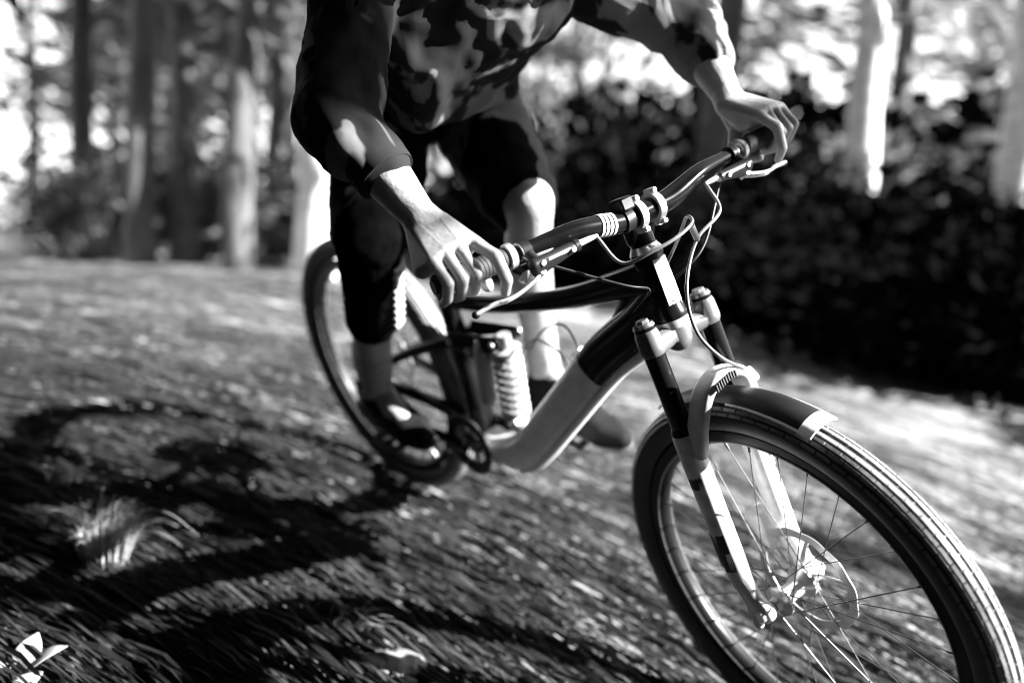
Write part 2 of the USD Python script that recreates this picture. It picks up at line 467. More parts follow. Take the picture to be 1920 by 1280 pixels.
# the wood behind
proto = tree('woodland_tree', 'background woodland tree among many alike behind the trail', 9.0, 0.14, M_barkd, M_leaf, (2.8, 8.6, 2.3), 900, 130, (-6.0, 12.0, G(-6, 12)), group='trees of the wood behind', size=0.12)
spots = []
for k in range(10):
    y = rng.uniform(10, 30)
    x = rng.uniform(-0.75, 0.75) * (y + 2.25)
    spots.append((x, y))
for x, y in spots:
    copy_of(proto, 'background woodland tree among many alike behind the trail', (x, y, G(x, y)), rng.uniform(-28, 28), rng.uniform(0.75, 1.25), group='trees of the wood behind')
for px, d, sc in ((470, 14, 0.9), (540, 19, 1.0), (210, 21, 1.0), (60, 16, 0.9), (310, 17, 1.0), (1000, 17, 1.0), (1110, 22, 1.1)):
    x, y = at(px, d)
    copy_of(proto, 'background woodland tree among many alike behind the trail', (x, y, G(x, y)), px * 0.1 - 25, sc, group='trees of the wood behind')
# understorey
hz = shrub('hazel_shrub', 'light leafy shrub of the understorey behind the trail', 1.15, 0.75, M_leaf, 1100, 140, (-4.0, 6.5, G(-4, 6.5)), group='understorey shrubs', size=0.055)
for px, d, sc in ((505, 9.0, 1.1), (330, 10.0, 1.2), (120, 8.4, 0.9), (1120, 9.3, 1.6), (1450, 9.2, 1.5), (1690, 8.8, 1.4), (1890, 9.4, 1.7)):
    x, y = at(px, d)
    copy_of(hz, 'light leafy shrub of the understorey behind the trail', (x, y, G(x, y)), px * 0.1 - 30, sc, group='understorey shrubs')
for k in range(7):
    y = rng.uniform(6.5, 13)
    x = rng.uniform(-0.72, 0.25) * (y + 2.25)
    copy_of(hz, 'light leafy shrub of the understorey behind the trail', (x, y, G(x, y)), rng.uniform(-28, 28), rng.uniform(0.8, 1.3), group='understorey shrubs')
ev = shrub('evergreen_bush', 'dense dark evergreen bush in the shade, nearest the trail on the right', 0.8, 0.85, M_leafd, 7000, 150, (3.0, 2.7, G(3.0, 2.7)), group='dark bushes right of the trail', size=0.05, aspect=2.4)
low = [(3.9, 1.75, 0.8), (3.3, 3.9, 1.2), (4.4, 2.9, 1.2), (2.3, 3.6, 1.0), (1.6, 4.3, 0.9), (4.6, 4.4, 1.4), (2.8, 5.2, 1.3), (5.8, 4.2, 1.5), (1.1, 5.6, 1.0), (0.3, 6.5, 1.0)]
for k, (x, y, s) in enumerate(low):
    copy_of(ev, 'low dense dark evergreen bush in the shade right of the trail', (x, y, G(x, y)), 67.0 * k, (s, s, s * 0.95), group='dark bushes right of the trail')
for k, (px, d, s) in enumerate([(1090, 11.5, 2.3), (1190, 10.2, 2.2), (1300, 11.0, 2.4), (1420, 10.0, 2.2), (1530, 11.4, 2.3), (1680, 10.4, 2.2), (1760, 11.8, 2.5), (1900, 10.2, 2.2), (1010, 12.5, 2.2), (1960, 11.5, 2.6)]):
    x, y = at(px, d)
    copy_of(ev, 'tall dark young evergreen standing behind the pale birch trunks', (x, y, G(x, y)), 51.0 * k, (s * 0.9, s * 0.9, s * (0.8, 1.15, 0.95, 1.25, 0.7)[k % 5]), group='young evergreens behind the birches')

# unseen trees added to cut sky light over the trail, leaving the sun one gap
added_canopy = tree('added_canopy_tree', 'tall tree added outside the picture to cut sky light over the trail', 10.0, 0.2, M_barkd, M_leaf, (5.6, 9.6, 3.6), 30000, 170, (-4.2, -3.6, G(-4.2, -3.6)), group='trees added to cut sky light over the trail', size=0.13, clump=0.85)
for k, (x, y, s) in enumerate([(-5.6, 1.6, 1.0), (0.2, -6.4, 1.0), (4.4, -6.8, 1.1), (-1.5, -4.6, 1.05), (-7.5, -0.5, 1.1), (8.6, -6.5, 1.0)]):
    copy_of(added_canopy, 'tall tree added outside the picture to cut sky light over the trail', (x, y, G(x, y)), 40.0 * k, s, group='trees added to cut sky light over the trail')
for k in range(20):  # ring added behind the camera, stretched upward, to cut sky fill
    a = math.radians(153 + 170 * k / 19)
    x, y = 0.4 + 5.6 * math.cos(a), -0.9 + (5.2 + 0.7 * (k % 2)) * math.sin(a)
    copy_of(ev, 'dark evergreen of the wood at the photographer\'s back', (x, y, G(x, y)), 37.0 * k, (1.7, 1.7, 5.0 if a < 4.6 else 4.0), group='evergreens at the photographer\'s back')
for k in range(9):  # out-of-view row added to block the bright low sky
    x, y = 13.5 + 2.0 * (k % 3), -9.0 + 2.3 * k
    copy_of(proto, 'woodland tree added outside the picture to block sky light on the sunny side', (x, y, -1.2), 33.0 * k, 1.0, group='trees added to block sky light on the sunny side')
tree('roadside_tree', 'low crowned tree right of the photographer, outside the picture', 6.2, 0.14, M_barkd, M_leaf, (4.0, 6.0, 1.9), 2600, 181, (6.6, -4.9, G(6.6, -4.9)), size=0.16, clump=0.45)

# ================================================================== BIKE
bike = thing('mountain_bike', 'full suspension mountain bike with grey down tube, leaning into the bend', 'bicycle', matrix=BIKE)


# --- wheels
def wheel(name, C, ex, ey, ez, disc_side, disc_r):
    w = put(bike, name, revolve([(0.313 + 0.0, -0.017), (0.316, -0.0165), (0.311, -0.0125), (0.300, -0.011), (0.2925, -0.006), (0.2915, 0.0), (0.2925, 0.006), (0.300, 0.011), (0.311, 0.0125), (0.316, 0.0165), (0.313, 0.017), (0.296, 0.0165), (0.290, 0.008), (0.2885, 0.0), (0.290, -0.008), (0.296, -0.0165)], C, ex, ey, ez, 160, closed=True), M_rim, 40)
    a = np.radians(np.linspace(-142, 142, 34))
    prof = [(0.3425 + 0.0275 * np.sign(math.cos(t)) * abs(math.cos(t)) ** 0.9, 0.0300 * np.sign(math.sin(t)) * abs(math.sin(t)) ** 0.85) for t in a]
    inner = [(r * 0.0 + max(0.315, 0.3425 + (r - 0.3425) * 0.9), y * 0.9) for r, y in prof][::-1]
    put(w, 'tyre', fixn(revolve(prof + inner, C, ex, ey, ez, 220, closed=True)), M_rubber, 50)
    # rim flanges: a thin pale ring either side, painted in for the sunlit line
    for s in (-1, 1):
        put(w, 'rim_edge', fixn(revolve([(0.2975, s * 0.0160), (0.2985, s * 0.0176), (0.2958, s * 0.0176), (0.2950, s * 0.0160)], C, ex, ey, ez, 160, closed=True)), M_rimedge, 40)
    # tread blocks
    V, F = [], []
    rows = [(-66, 0.0240, 0.0050, 0), (-46, 0.0262, 0.0070, 0.5), (-28, 0.0268, 0.0058, 0.2), (-10, 0.0271, 0.0066, 0.7), (10, 0.0271, 0.0066, 0.1), (28, 0.0268, 0.0058, 0.6), (46, 0.0262, 0.0070, 0), (66, 0.0240, 0.0050, 0.5)]
    nk = 84
    k0 = 0
    for lat, ln, wd, ph in rows:
        t = math.radians(lat)
        cr, cy = 0.3425 + 0.0275 * abs(math.cos(t)) ** 0.9, 0.0300 * np.sign(math.sin(t)) * abs(math.sin(t)) ** 0.85
        nr, ny = math.cos(t), math.sin(t)
        for k in range(nk):
            b = 2 * np.pi * (k + ph) / nk
            rad, tan = math.cos(b) * ez + math.sin(b) * ex, -math.sin(b) * ez + math.cos(b) * ex
            o = C + rad * cr + ey * cy
            nrm, lat_ = rad * nr + ey * ny, -rad * ny + ey * nr
            for hgt, sc in ((-0.002, 1.0), (0.0026, 0.84)):
                for sx, sy in ((-1, -1), (1, -1), (1, 1), (-1, 1)):
                    V.append(o + nrm * hgt + tan * sx * ln / 2 * (1 - (1 - sc) * 0.35) + lat_ * sy * wd / 2 * sc)
            F += [[k0 + i for i in f] for f in ((4, 5, 6), (4, 6, 7), (0, 1, 5), (0, 5, 4), (1, 2, 6), (1, 6, 5), (2, 3, 7), (2, 7, 6), (3, 0, 4), (3, 4, 7))]
            k0 += 8
    put(w, 'tread_blocks', fixn(trimesh.Trimesh(np.array(V), np.array(F), process=False)), M_tread, False, kind='stuff')
    put(w, 'hub', fixn(revolve([(0.0, -0.048), (0.011, -0.048), (0.013, -0.038), (0.027, -0.033), (0.027, -0.028), (0.016, -0.020), (0.015, 0.0), (0.018, 0.018), (0.029, 0.028), (0.029, 0.033), (0.014, 0.038), (0.011, 0.048), (0.0, 0.048)], C, ex, ey, ez, 28)), M_alloy, 30)
    for k in range(32):
        s = 1 if k % 2 else -1
        br = 2 * np.pi * (k + 0.5) / 32
        bh = br + (0.95 if (k // 2) % 2 else -0.95)
        pr = C + 0.2900 * (math.cos(br) * ez + math.sin(br) * ex)
        ph = C + 0.0275 * (math.cos(bh) * ez + math.sin(bh) * ex) + s * 0.0305 * ey
        d = unit(ph - pr)
        put(w, 'spoke', cat([tube([ph, pr + d * 0.014], 0.0009, 6), tube([pr + d * 0.016, pr - d * 0.004], 0.0022, 6)]), M_spoke, 40)
    b = 2 * np.pi * 0.52
    pv = C + 0.292 * (math.cos(b) * ez + math.sin(b) * ex)
    put(w, 'valve', tube([pv, pv - unit(pv - C) * 0.038], [0.003, 0.0022], 8), M_steel, 40)
    # disc
    y = disc_side * 0.041
    R1 = disc_r
    n = 120
    wave = 1 + 0.012 * np.cos(np.arange(n) * 2 * np.pi / n * 12)
    parts = []
    ann = revolve([(R1, y - 0.001), (R1, y + 0.001), (R1 - 0.016, y + 0.001), (R1 - 0.016, y - 0.001)], np.zeros(3), ex, ey, ez, n, closed=True)
    ann.vertices = ann.vertices.reshape(n, 4, 3)
    vv = ann.vertices.reshape(n, 4, 3).copy()
    ax = (vv @ ey)[..., None] * ey
    vv = ax + (vv - ax) * wave[:, None, None]
    parts.append(trimesh.Trimesh(vv.reshape(-1, 3) + C, ann.faces, process=False))
    for k in range(6):
        b0 = 2 * np.pi * k / 6
        pts = [C + y * ey + rr * (math.cos(b0 + o) * ez + math.sin(b0 + o) * ex) for rr, o in ((0.020, 0.0), (R1 * 0.45, 0.22), (R1 * 0.70, 0.34), (R1 - 0.010, 0.40))]
        parts.append(tube(pts, [(0.0045, 0.001)] * 4, 8, n=10, up=ey))
    parts.append(revolve([(0.014, y - 0.002), (0.024, y - 0.002), (0.024, y + 0.002), (0.014, y + 0.002)], C, ex, ey, ez, 30, closed=True))
    put(w, 'brake_disc', fixn(cat(parts)), M_alloy, 30)
    return w


FH = S((0.044, 0, 0))[0]
RH = np.array([0, 0, 0.372])
fw = wheel('front_wheel', FH, fN, fY, fA, 1, 0.100)
rw = wheel('rear_wheel', RH, E1, E2, E3, 1, 0.090)
cas = []
for k, (r_, y_) in enumerate(zip(np.linspace(0.104, 0.026, 11), np.linspace(-0.034, -0.066, 11))):
    n = max(10, int(r_ / 0.104 * 50))
    ring = revolve([(r_ * 0.72, y_ - 0.0009), (r_ * 0.72, y_ + 0.0009), (r_, y_ + 0.0009), (r_, y_ - 0.0009)], np.zeros(3), E1, E2, E3, 2 * n, closed=True)
    v = ring.vertices.reshape(2 * n, 4, 3)
    v[1::2, :, [0, 2]] *= np.array([1, 1, 0.955, 0.955])[None, :, None]
    cas.append(trimesh.Trimesh(v.reshape(-1, 3) + RH, ring.faces, process=False))
put(rw, 'cassette', fixn(cat(cas)), M_steel, 30)

# --- frame
BB = np.array([0.43, 0, 0.335])
HB, HT = S((0, 0, AC + 0.010))[0], S((0, 0, AC + 0.132))[0]
ht = cat([tube([HB, HB + (HT - HB) * 0.08, HB + (HT - HB) * 0.3, HB + (HT - HB) * 0.75, HT - (HT - HB) * 0.06, HT], [0.030, 0.031, 0.0265, 0.0245, 0.0275, 0.027], 28, n=30)])
frame = put(bike, 'frame', ht, M_black, 50)
put(frame, 'head_badge', revolve([(0.0262, -0.045), (0.0274, -0.043), (0.0278, 0.0), (0.0270, 0.043), (0.0258, 0.045)], (HB + HT) / 2, E2, -U, NN, 14, a0=-0.62, a1=0.62), M_badge, 60)
logo = [revolve([(0.0281, z0), (0.0283, z0 + 0.0015), (0.0281, z0 + 0.003)], (HB + HT) / 2, E2, -U, NN, 8, a0=-0.34 + 0.06 * k, a1=-0.05 + 0.04 * k) for k, z0 in enumerate((-0.030, -0.018, -0.004, 0.012, 0.024))]
put(frame, 'badge_mark', cat(logo), M_mark, 60)
hm = lambda s: HB + (HT - HB) * s
put(frame, 'top_tube', tube([hm(0.62), [0.90, 0, 0.865], [0.74, 0, 0.790], [0.55, 0, 0.722], [0.385, 0, 0.682]], [(0.026, 0.034), (0.025, 0.027), (0.022, 0.020), (0.019, 0.017), (0.017, 0.018)], 24, n=40, up=E3, ex=2.6), M_black, 50)
dt_pts = [hm(0.30), [0.930, 0, 0.795], [0.835, 0, 0.695], [0.720, 0, 0.540], [0.618, 0, 0.405], [0.560, 0, 0.345], [0.490, 0, 0.322], [0.43, 0, 0.328]]
dt_r = [(0.027, 0.040), (0.030, 0.042), (0.0315, 0.043), (0.032, 0.043), (0.033, 0.044), (0.034, 0.043), (0.035, 0.036), (0.034, 0.032)]
dq = spline(np.hstack([np.array(dt_pts, float), np.array(dt_r)]), 80)
cut = 26
put(frame, 'down_tube', tube(dq[:cut, :3], dq[:cut, 3:], 28, up=unit([0.7, 0, -0.7]), ex=2.6), M_black, 50)
put(frame, 'down_tube_guard', tube(dq[cut - 1:, :3], dq[cut - 1:, 3:] * 1.02, 28, up=unit([0.7, 0, -0.7]), ex=2.6), M_grey, 50, label='grey painted lower half of the down tube')
und = []
for i in range(10, 62):
    t_ = unit(dq[i + 1, :3] - dq[i - 1, :3])
    n_ = np.cross(E2, t_); n_ = n_ if n_ @ np.array([0.7, 0, -0.7]) > 0 else -n_
    und.append(dq[i, :3] + n_ * (dq[i, 4] * 0.97) + [0, -0.004, 0])
gr_ = np.full((len(und), 2), [0.019, 0.012]); gr_[0] *= 0.5; gr_[1] *= 0.85; gr_[-1] *= 0.4; gr_[-2] *= 0.8
put(frame, 'guard_strip', tube(und, gr_, 18, up=unit([0.7, 0, -0.7])), M_light, 60, label='pale protector strip along the underside of the down tube')
put(frame, 'gusset', tube([[0.93, 0, 0.86], [0.905, 0, 0.80], [0.86, 0, 0.745]], [(0.012, 0.03), (0.014, 0.034), (0.010, 0.02)], 16, n=12, up=E1), M_black, 50)
put(frame, 'cable_port', tube([[0.965, -0.02, 0.79], [0.955, -0.024, 0.775], [0.935, -0.028, 0.755]], [0.006, 0.008, 0.004], 10, n=8), M_grip, 50)
put(frame, 'seat_tube', tube([[0.425, 0, 0.36], [0.405, 0, 0.48], [0.375, 0, 0.60], [0.345, 0, 0.72]], [(0.030, 0.026), (0.026, 0.022), (0.022, 0.021), (0.020, 0.020)], 22, n=24, up=E1, ex=2.5), M_black, 50)
put(frame, 'bottom_bracket', tube([BB - [0, 0.048, 0], BB + [0, 0.048, 0]], 0.029, 26), M_black, 40)
for s in (-1, 1):
    put(frame, 'chain_stay', tube([[0.395, s * 0.036, 0.392], [0.28, s * 0.047, 0.395], [0.12, s * 0.062, 0.385], [-0.005, s * 0.070, 0.375]], [(0.010, 0.021), (0.009, 0.018), (0.008, 0.016), (0.007, 0.022)], 16, n=24, up=E3, ex=2.6), M_black, 50)
    put(frame, 'seat_stay', tube([[0.0, s * 0.071, 0.385], [0.11, s * 0.060, 0.445], [0.25, s * 0.046, 0.525], [0.40, s * 0.036, 0.600]], [(0.007, 0.013), (0.008, 0.012), (0.008, 0.013), (0.009, 0.015)], 16, n=24, up=E3, ex=2.6), M_black, 50)
    put(frame, 'rocker_link', fixn(to_tri(hull(ball([0.40, s * 0.035, 0.602], (0.02, 0.006, 0.02)), ball([0.465, s * 0.035, 0.600], (0.022, 0.006, 0.022)), ball([0.548, s * 0.031, 0.640], (0.015, 0.006, 0.015))))), M_black, 40)
    for q in ([0.40, s * 0.043, 0.602], [0.465, s * 0.043, 0.600], [0.548, s * 0.039, 0.640], [0.395, s * 0.046, 0.392]):
        put(frame, 'pivot_bolt', tube([np.array(q) - [0, s * 0.004, 0], np.array(q) + [0, s * 0.003, 0]], 0.008, 14), M_alloy, 30)

# --- coil shock
T0, T1 = np.array([0.545, 0, 0.636]), np.array([0.553, 0, 0.436])
ax = unit(T1 - T0)
sx_ = unit(np.cross(ax, E2)); sy_ = np.cross(ax, sx_)
shock = put(bike, 'rear_shock', cat([tube([T0 - ax * 0.012, T0 + ax * 0.018, T0 + ax * 0.020, T0 + ax * 0.075], [0.016, 0.016, 0.021, 0.021], 20), tube([T0 + ax * 0.075, T1 - ax * 0.02], 0.0075, 12), tube([T1 - ax * 0.024, T1 + ax * 0.012], [0.015, 0.012], 16)]), M_alloy, 40)
hn = 7.5
tt = np.linspace(0, 1, 200)
hel = T0 + ax * (0.036 + tt[:, None] * 0.146) + 0.0285 * (np.cos(tt * hn * 2 * np.pi)[:, None] * sx_ + np.sin(tt * hn * 2 * np.pi)[:, None] * sy_)
put(shock, 'coil_spring', tube(hel, 0.0058, 10), M_spring, 50)
put(shock, 'spring_collar', tube([T0 + ax * 0.018, T0 + ax * 0.022, T0 + ax * 0.030, T0 + ax * 0.033], [0.026, 0.034, 0.034, 0.030], 24), M_spring, 40)
put(shock, 'spring_seat', tube([T1 - ax * 0.022, T1 - ax * 0.018, T1 - ax * 0.010], [0.033, 0.034, 0.022], 24), M_spring, 40)
R0, R1_ = np.array([0.498, -0.028, 0.622]), np.array([0.500, -0.030, 0.470])
put(shock, 'reservoir', tube([R0, R0 + [0, 0, -0.008], R0 + [0, 0, -0.012], R1_ + [0, 0, 0.012], R1_ + [0, 0, 0.008], R1_], [0.015, 0.018, 0.0195, 0.0195, 0.017, 0.014], 22), M_spring, 40)
put(shock, 'bridge', to_tri(hull(ball(T0 + ax * 0.004, 0.016), ball(R0 + [0, 0, 0.004], 0.014))), M_alloy, 40)
put(shock, 'lower_mount', to_tri(hull(ball(T1 + [0, -0.018, 0], (0.014, 0.005, 0.014)), ball(T1 + [0.03, -0.014, -0.03], (0.01, 0.005, 0.01)), ball(T1 + [0, 0.018, 0], (0.014, 0.005, 0.014)))), M_grey, 40)
put(shock, 'mount_bolt', tube([T1 + [0, -0.03, 0], T1 + [0, -0.022, 0]], 0.008, 14), M_steel, 40)

# --- seatpost and saddle
put(bike, 'seat_post', tube([[0.350, 0, 0.70], [0.325, 0, 0.81]], 0.0155, 18), M_stan, 40)
sad = tube([[0.155, 0, 0.845], [0.19, 0, 0.855], [0.25, 0, 0.848], [0.32, 0, 0.842], [0.40, 0, 0.842], [0.432, 0, 0.832]], [(0.055, 0.012), (0.068, 0.018), (0.055, 0.019), (0.032, 0.017), (0.020, 0.015), (0.010, 0.008)], 22, n=30, up=E3)
put(bike, 'saddle', sad, M_plastic, 60)
for s in (-1, 1):
    put(bike, 'saddle_rail', tube([[0.20, s * 0.022, 0.838], [0.26, s * 0.022, 0.815], [0.36, s * 0.022, 0.815], [0.41, s * 0.01, 0.830]], 0.0035, 8, n=16), M_steel, 50)

# --- drivetrain
CY = -0.050


def ring_gear(n, r, y, t=0.0015, inner=0.78):
    g_ = revolve([(r * inner, y - t), (r * inner, y + t), (r, y + t), (r, y - t)], np.zeros(3), E1, E2, E3, 2 * n, closed=True)
    v = g_.vertices.reshape(2 * n, 4, 3)
    v[1::2, 2:, :][..., [0, 2]] *= 0.93
    q = v.copy(); q[1::2, 2:, 0] *= 0.94; q[1::2, 2:, 2] *= 0.94
    return trimesh.Trimesh(q.reshape(-1, 3), g_.faces, process=False)


cr = ring_gear(32, 0.066, CY)
cr.vertices += BB
arms = [tube([BB + [0, CY, 0], BB + [0.052 * math.cos(a), CY, 0.052 * math.sin(a)]], [(0.012, 0.003), (0.007, 0.002)], 8, up=E2) for a in np.arange(4) * np.pi / 2 + 0.5]
crank = put(bike, 'crankset', fixn(cat([cr] + arms)), M_steel, 30)
put(crank, 'bash_guard', fixn(revolve([(0.056, CY - 0.008), (0.078, CY - 0.010), (0.080, CY - 0.007), (0.078, CY - 0.004), (0.056, CY - 0.005)], BB, E1, E2, E3, 60, closed=True)), M_plastic, 40)
CD = unit([0.995, 0, 0.02])
PR, PL = BB - CD * 0.17 + [0, -0.080, 0], BB + CD * 0.17 + [0, 0.080, 0]
put(crank, 'crank_arm', tube([BB + [0, -0.066, 0], BB - CD * 0.09 + [0, -0.075, 0], PR], [(0.008, 0.019), (0.007, 0.014), (0.008, 0.017)], 14, n=16, up=E3, ex=3), M_black, 40)
put(crank, 'crank_arm', tube([BB + [0, 0.066, 0], BB + CD * 0.09 + [0, 0.075, 0], PL], [(0.008, 0.019), (0.007, 0.014), (0.008, 0.017)], 14, n=16, up=E3, ex=3), M_black, 40)
for P0, s, pit in ((PR, -1, 0.10), (PL, 1, 0.06)):
    fd, uu = unit([math.cos(pit), 0, math.sin(pit)]), unit([-math.sin(pit), 0, math.cos(pit)])
    c0 = P0 + [0, s * 0.062, 0]
    pd = [hullbox(c0 + fd * o, (fd, E2, uu), (0.012, 0.10, 0.016), 0.3) for o in (-0.046, 0.046)] + [hullbox(c0 + E2 * o, (fd, E2, uu), (0.10, 0.010, 0.016), 0.3) for o in (-0.046, 0.046)] + [tube([P0, c0 + E2 * s * 0.05], [0.008, 0.006], 12)]
    for o in (-0.046, 0.046):
        for w_ in (-0.03, 0, 0.03):
            pd.append(tube([c0 + fd * o + E2 * w_, c0 + fd * o + E2 * w_ + uu * 0.012], 0.0018, 6))
    put(crank, 'pedal', cat(pd), M_plastic, 30)
J0, J1 = np.array([0.01, -0.072, 0.285]), np.array([0.045, -0.072, 0.215])
rd = put(bike, 'rear_derailleur', cat([to_tri(hull(ball([-0.012, -0.078, 0.345], (0.014, 0.008, 0.014)), ball([0.0, -0.082, 0.30], (0.018, 0.012, 0.016)))), tube([J0 + [0, -0.006, 0], J1 + [0, -0.006, 0]], [(0.012, 0.002), (0.010, 0.002)], 10, up=E2), tube([J0 + [0, 0.006, 0], J1 + [0, 0.006, 0]], [(0.012, 0.002), (0.010, 0.002)], 10, up=E2)]), M_plastic, 40)
for J in (J0, J1):
    put(rd, 'jockey_wheel', fixn(revolve([(0.004, -0.003), (0.024, -0.002), (0.025, 0.0), (0.024, 0.002), (0.004, 0.003)], J, E1, E2, E3, 24, closed=True)), M_plastic, 40)
chp = [BB + [-0.01, CY, 0.065], [0.2, -0.056, 0.418], RH + [0.0, -0.058, 0.054], RH + [-0.05, -0.060, 0.0], RH + [-0.01, -0.064, -0.052], J0 + [-0.022, 0, 0.01], J0 + [0.0, 0, -0.024], J1 + [0.024, 0, 0.0], J1 + [0.0, 0, -0.024], BB + [-0.06, CY, -0.060], BB + [0.02, CY, -0.064], BB + [0.066, CY, 0.0], BB + [0.03, CY, 0.060], BB + [-0.01, CY, 0.065]]
put(bike, 'chain', tube(chp, (0.0034), 8, n=160), M_steel, 30)

# --- fork
NS = 0.010
fork = put(bike, 'fork', fixn(to_tri(union([hull(ball(S((NS, s * 0.066, AC - 0.014))[0], 0.0215), ball(S((NS, s * 0.066, AC + 0.008))[0], 0.0205)) for s in (-1, 1)] + [hull(ball(S((0.0, 0, AC - 0.004))[0], 0.027), ball(S((0.0, 0, AC - 0.022))[0], 0.024))] + [hull(ball(S((NS, s * 0.060, AC - 0.016))[0], (0.016)), ball(S((0.0, s * 0.016, AC - 0.010))[0], 0.020)) for s in (-1, 1)]))), M_crown, 40)
put(bike, 'headset_cup', tube([HB - unit(HT - HB) * 0.012, HB + unit(HT - HB) * 0.002], [0.029, 0.031], 28), M_alloy, 40)
put(bike, 'headset_cup', tube([HT - unit(HT - HB) * 0.001, HT + unit(HT - HB) * 0.010], [0.028, 0.022], 28), M_alloy, 40)
for s in (-1, 1):
    put(fork, 'stanchion', tube([S((NS, s * 0.066, AC + 0.024))[0], S((NS, s * 0.066, 0.30))[0]], 0.0178, 26), M_stan, 40)
    a0 = AC + 0.024
    put(fork, 'top_cap', cat([tube([S((NS, s * 0.066, a0))[0], S((NS, s * 0.066, a0 + 0.006))[0]], [0.019, 0.016], 22), tube([S((NS, s * 0.066, a0 + 0.006))[0], S((NS, s * 0.066, a0 + 0.012))[0]], [0.012, 0.010], 8)]), M_steel, 30)
    leg = tube(S((NS, s * 0.066, 0.338), (NS, s * 0.066, 0.33), (NS, s * 0.066, 0.29), (NS, s * 0.066, 0.20), (NS + 0.001, s * 0.066, 0.10), (NS + 0.004, s * 0.067, 0.05)), [0.0215, 0.0228, 0.0225, 0.0215, 0.0205, 0.0180], 28, n=40)
    drop = to_tri(union([hull(ball(S((NS + 0.003, s * 0.067, 0.065))[0], 0.0185), ball(S((NS + 0.012, s * 0.066, 0.01))[0], 0.012), ball(S((0.036, s * 0.066, 0.005))[0], 0.010)), hull(ball(S((0.044, s * 0.064, 0.0))[0], 0.016), ball(S((0.030, s * 0.066, 0.03))[0], 0.009)), hull(ball(S((NS + 0.006, s * 0.066, 0.03))[0], 0.012), ball(S((NS + 0.004, s * 0.066, -0.030))[0], 0.009))]).refine_to_length(0.006))
    lw = put(fork, 'lower_leg', cat([leg, drop]), M_white, 45)
    put(lw, 'seal', tube(S((NS, s * 0.066, 0.336), (NS, s * 0.066, 0.344), (NS, s * 0.066, 0.350)), [0.0215, 0.0210, 0.0188], 24), M_plastic, 40)
    put(lw, 'axle_end', tube(S((0.044, s * 0.074, 0), (0.044, s * 0.083, 0)), [0.011, 0.009], 8), M_alloy, 30)
for z0, z1, seed in ((0.242, 0.275, 1), (0.085, 0.155, 2)):
    # printed bands on the right leg, worn at the edges
    band = revolve([(0.0223, 0.0), (0.0222, (z1 - z0) / 2), (0.0219, z1 - z0)], S((NS, -0.066, z0))[0], fY, fA, fN, 26, a0=2.2, a1=5.6)
    d = noise(band.vertices * 90, seed)
    keep = noise(band.triangles_center * 70 + 3, seed) > 0.30
    put(fork, 'leg_print', trimesh.Trimesh(band.vertices, band.faces[keep], process=False), M_mark, 50)
# arch
arch = tube(S((NS + 0.012, -0.066, 0.300), (NS + 0.035, -0.060, 0.352), (NS + 0.050, -0.040, 0.398), (NS + 0.054, 0, 0.414), (NS + 0.050, 0.040, 0.398), (NS + 0.035, 0.060, 0.352), (NS + 0.012, 0.066, 0.300)), [(0.012, 0.020), (0.011, 0.019), (0.011, 0.021), (0.011, 0.023), (0.011, 0.021), (0.011, 0.019), (0.012, 0.020)], 20, n=60, up=fN, ex=3)
put(fork, 'arch', arch, M_white, 45)
tx = [hullbox(S((NS + 0.056 + 0.0235 - 0.002, y, 0.411 - abs(y) * 0.22))[0], (fN, fY, fA), (0.004, 0.0028, 0.012), 0.2) for y in np.linspace(-0.034, 0.012, 9)]
# mudguard: a curved leaf above the tyre
gpts, grs = [], []
for b in np.linspace(-0.42, 0.52, 26):
    rr = 0.3865 + 0.003 * math.sin((b + 0.4) * 2)
    gpts.append(FH + rr * (math.cos(b) * fA + math.sin(b) * fN))
    e = min(1.0, (b + 0.47) / 0.25, 1.0)
    grs.append(0.030 * max(0.35, e) * (1.0 if b < 0.4 else 1.0))


def shell(pts, half, thick, drop=0.35):
    """a thin arched strip: across fY, curved down at the edges"""
    V = []
    m = 11
    for p_, h_ in zip(pts, half):
        o = unit(p_ - FH)
        for t_ in (0.0, -thick):
            for s_ in np.linspace(-1, 1, m):
                V.append(p_ + fY * h_ * s_ - o * (drop * h_ * abs(s_) ** 2.2) + o * t_)
    V = np.array(V)
    k = 2 * m
    F = []
    loop = list(range(m)) + list(range(2 * m - 1, m - 1, -1))
    for i in range(len(pts) - 1):
        for j in range(k):
            a_, b_ = i * k + loop[j], i * k + loop[(j + 1) % k]
            F += [[a_, b_, b_ + k], [a_, b_ + k, a_ + k]]
    for i in (0, len(pts) - 1):
        for j in range(m - 1):
            q = [i * k + j, i * k + j + 1, i * k + m + j + 1, i * k + m + j]
            F += [[q[0], q[1], q[2]], [q[0], q[2], q[3]]]
    return fixn(trimesh.Trimesh(V, np.array(F), process=False))


mg = put(bike, 'mudguard', shell(gpts, grs, 0.0016), M_plastic, 40)
up_ = lambda b, r_: FH + r_ * (math.cos(b) * fA + math.sin(b) * fN)
for s in (-1, 1):
    put(mg, 'edge_trim', tube([up_(b, 0.3855 - 0.0085) + fY * s * 0.0305 for b in np.linspace(0.12, 0.53, 12)], 0.0021, 8), M_light, 50)
put(mg, 'tip_trim', shell([up_(b, 0.3895) for b in np.linspace(0.475, 0.535, 5)], [0.0315] * 5, 0.003), M_light, 40)
put(mg, 'print', shell([up_(b, 0.3888) for b in np.linspace(0.36, 0.43, 5)], [0.006, 0.0115, 0.012, 0.011, 0.006], 0.0012, drop=0.1), M_light, 40)
put(fork, 'arch_print', cat(tx), M_mark, 40)
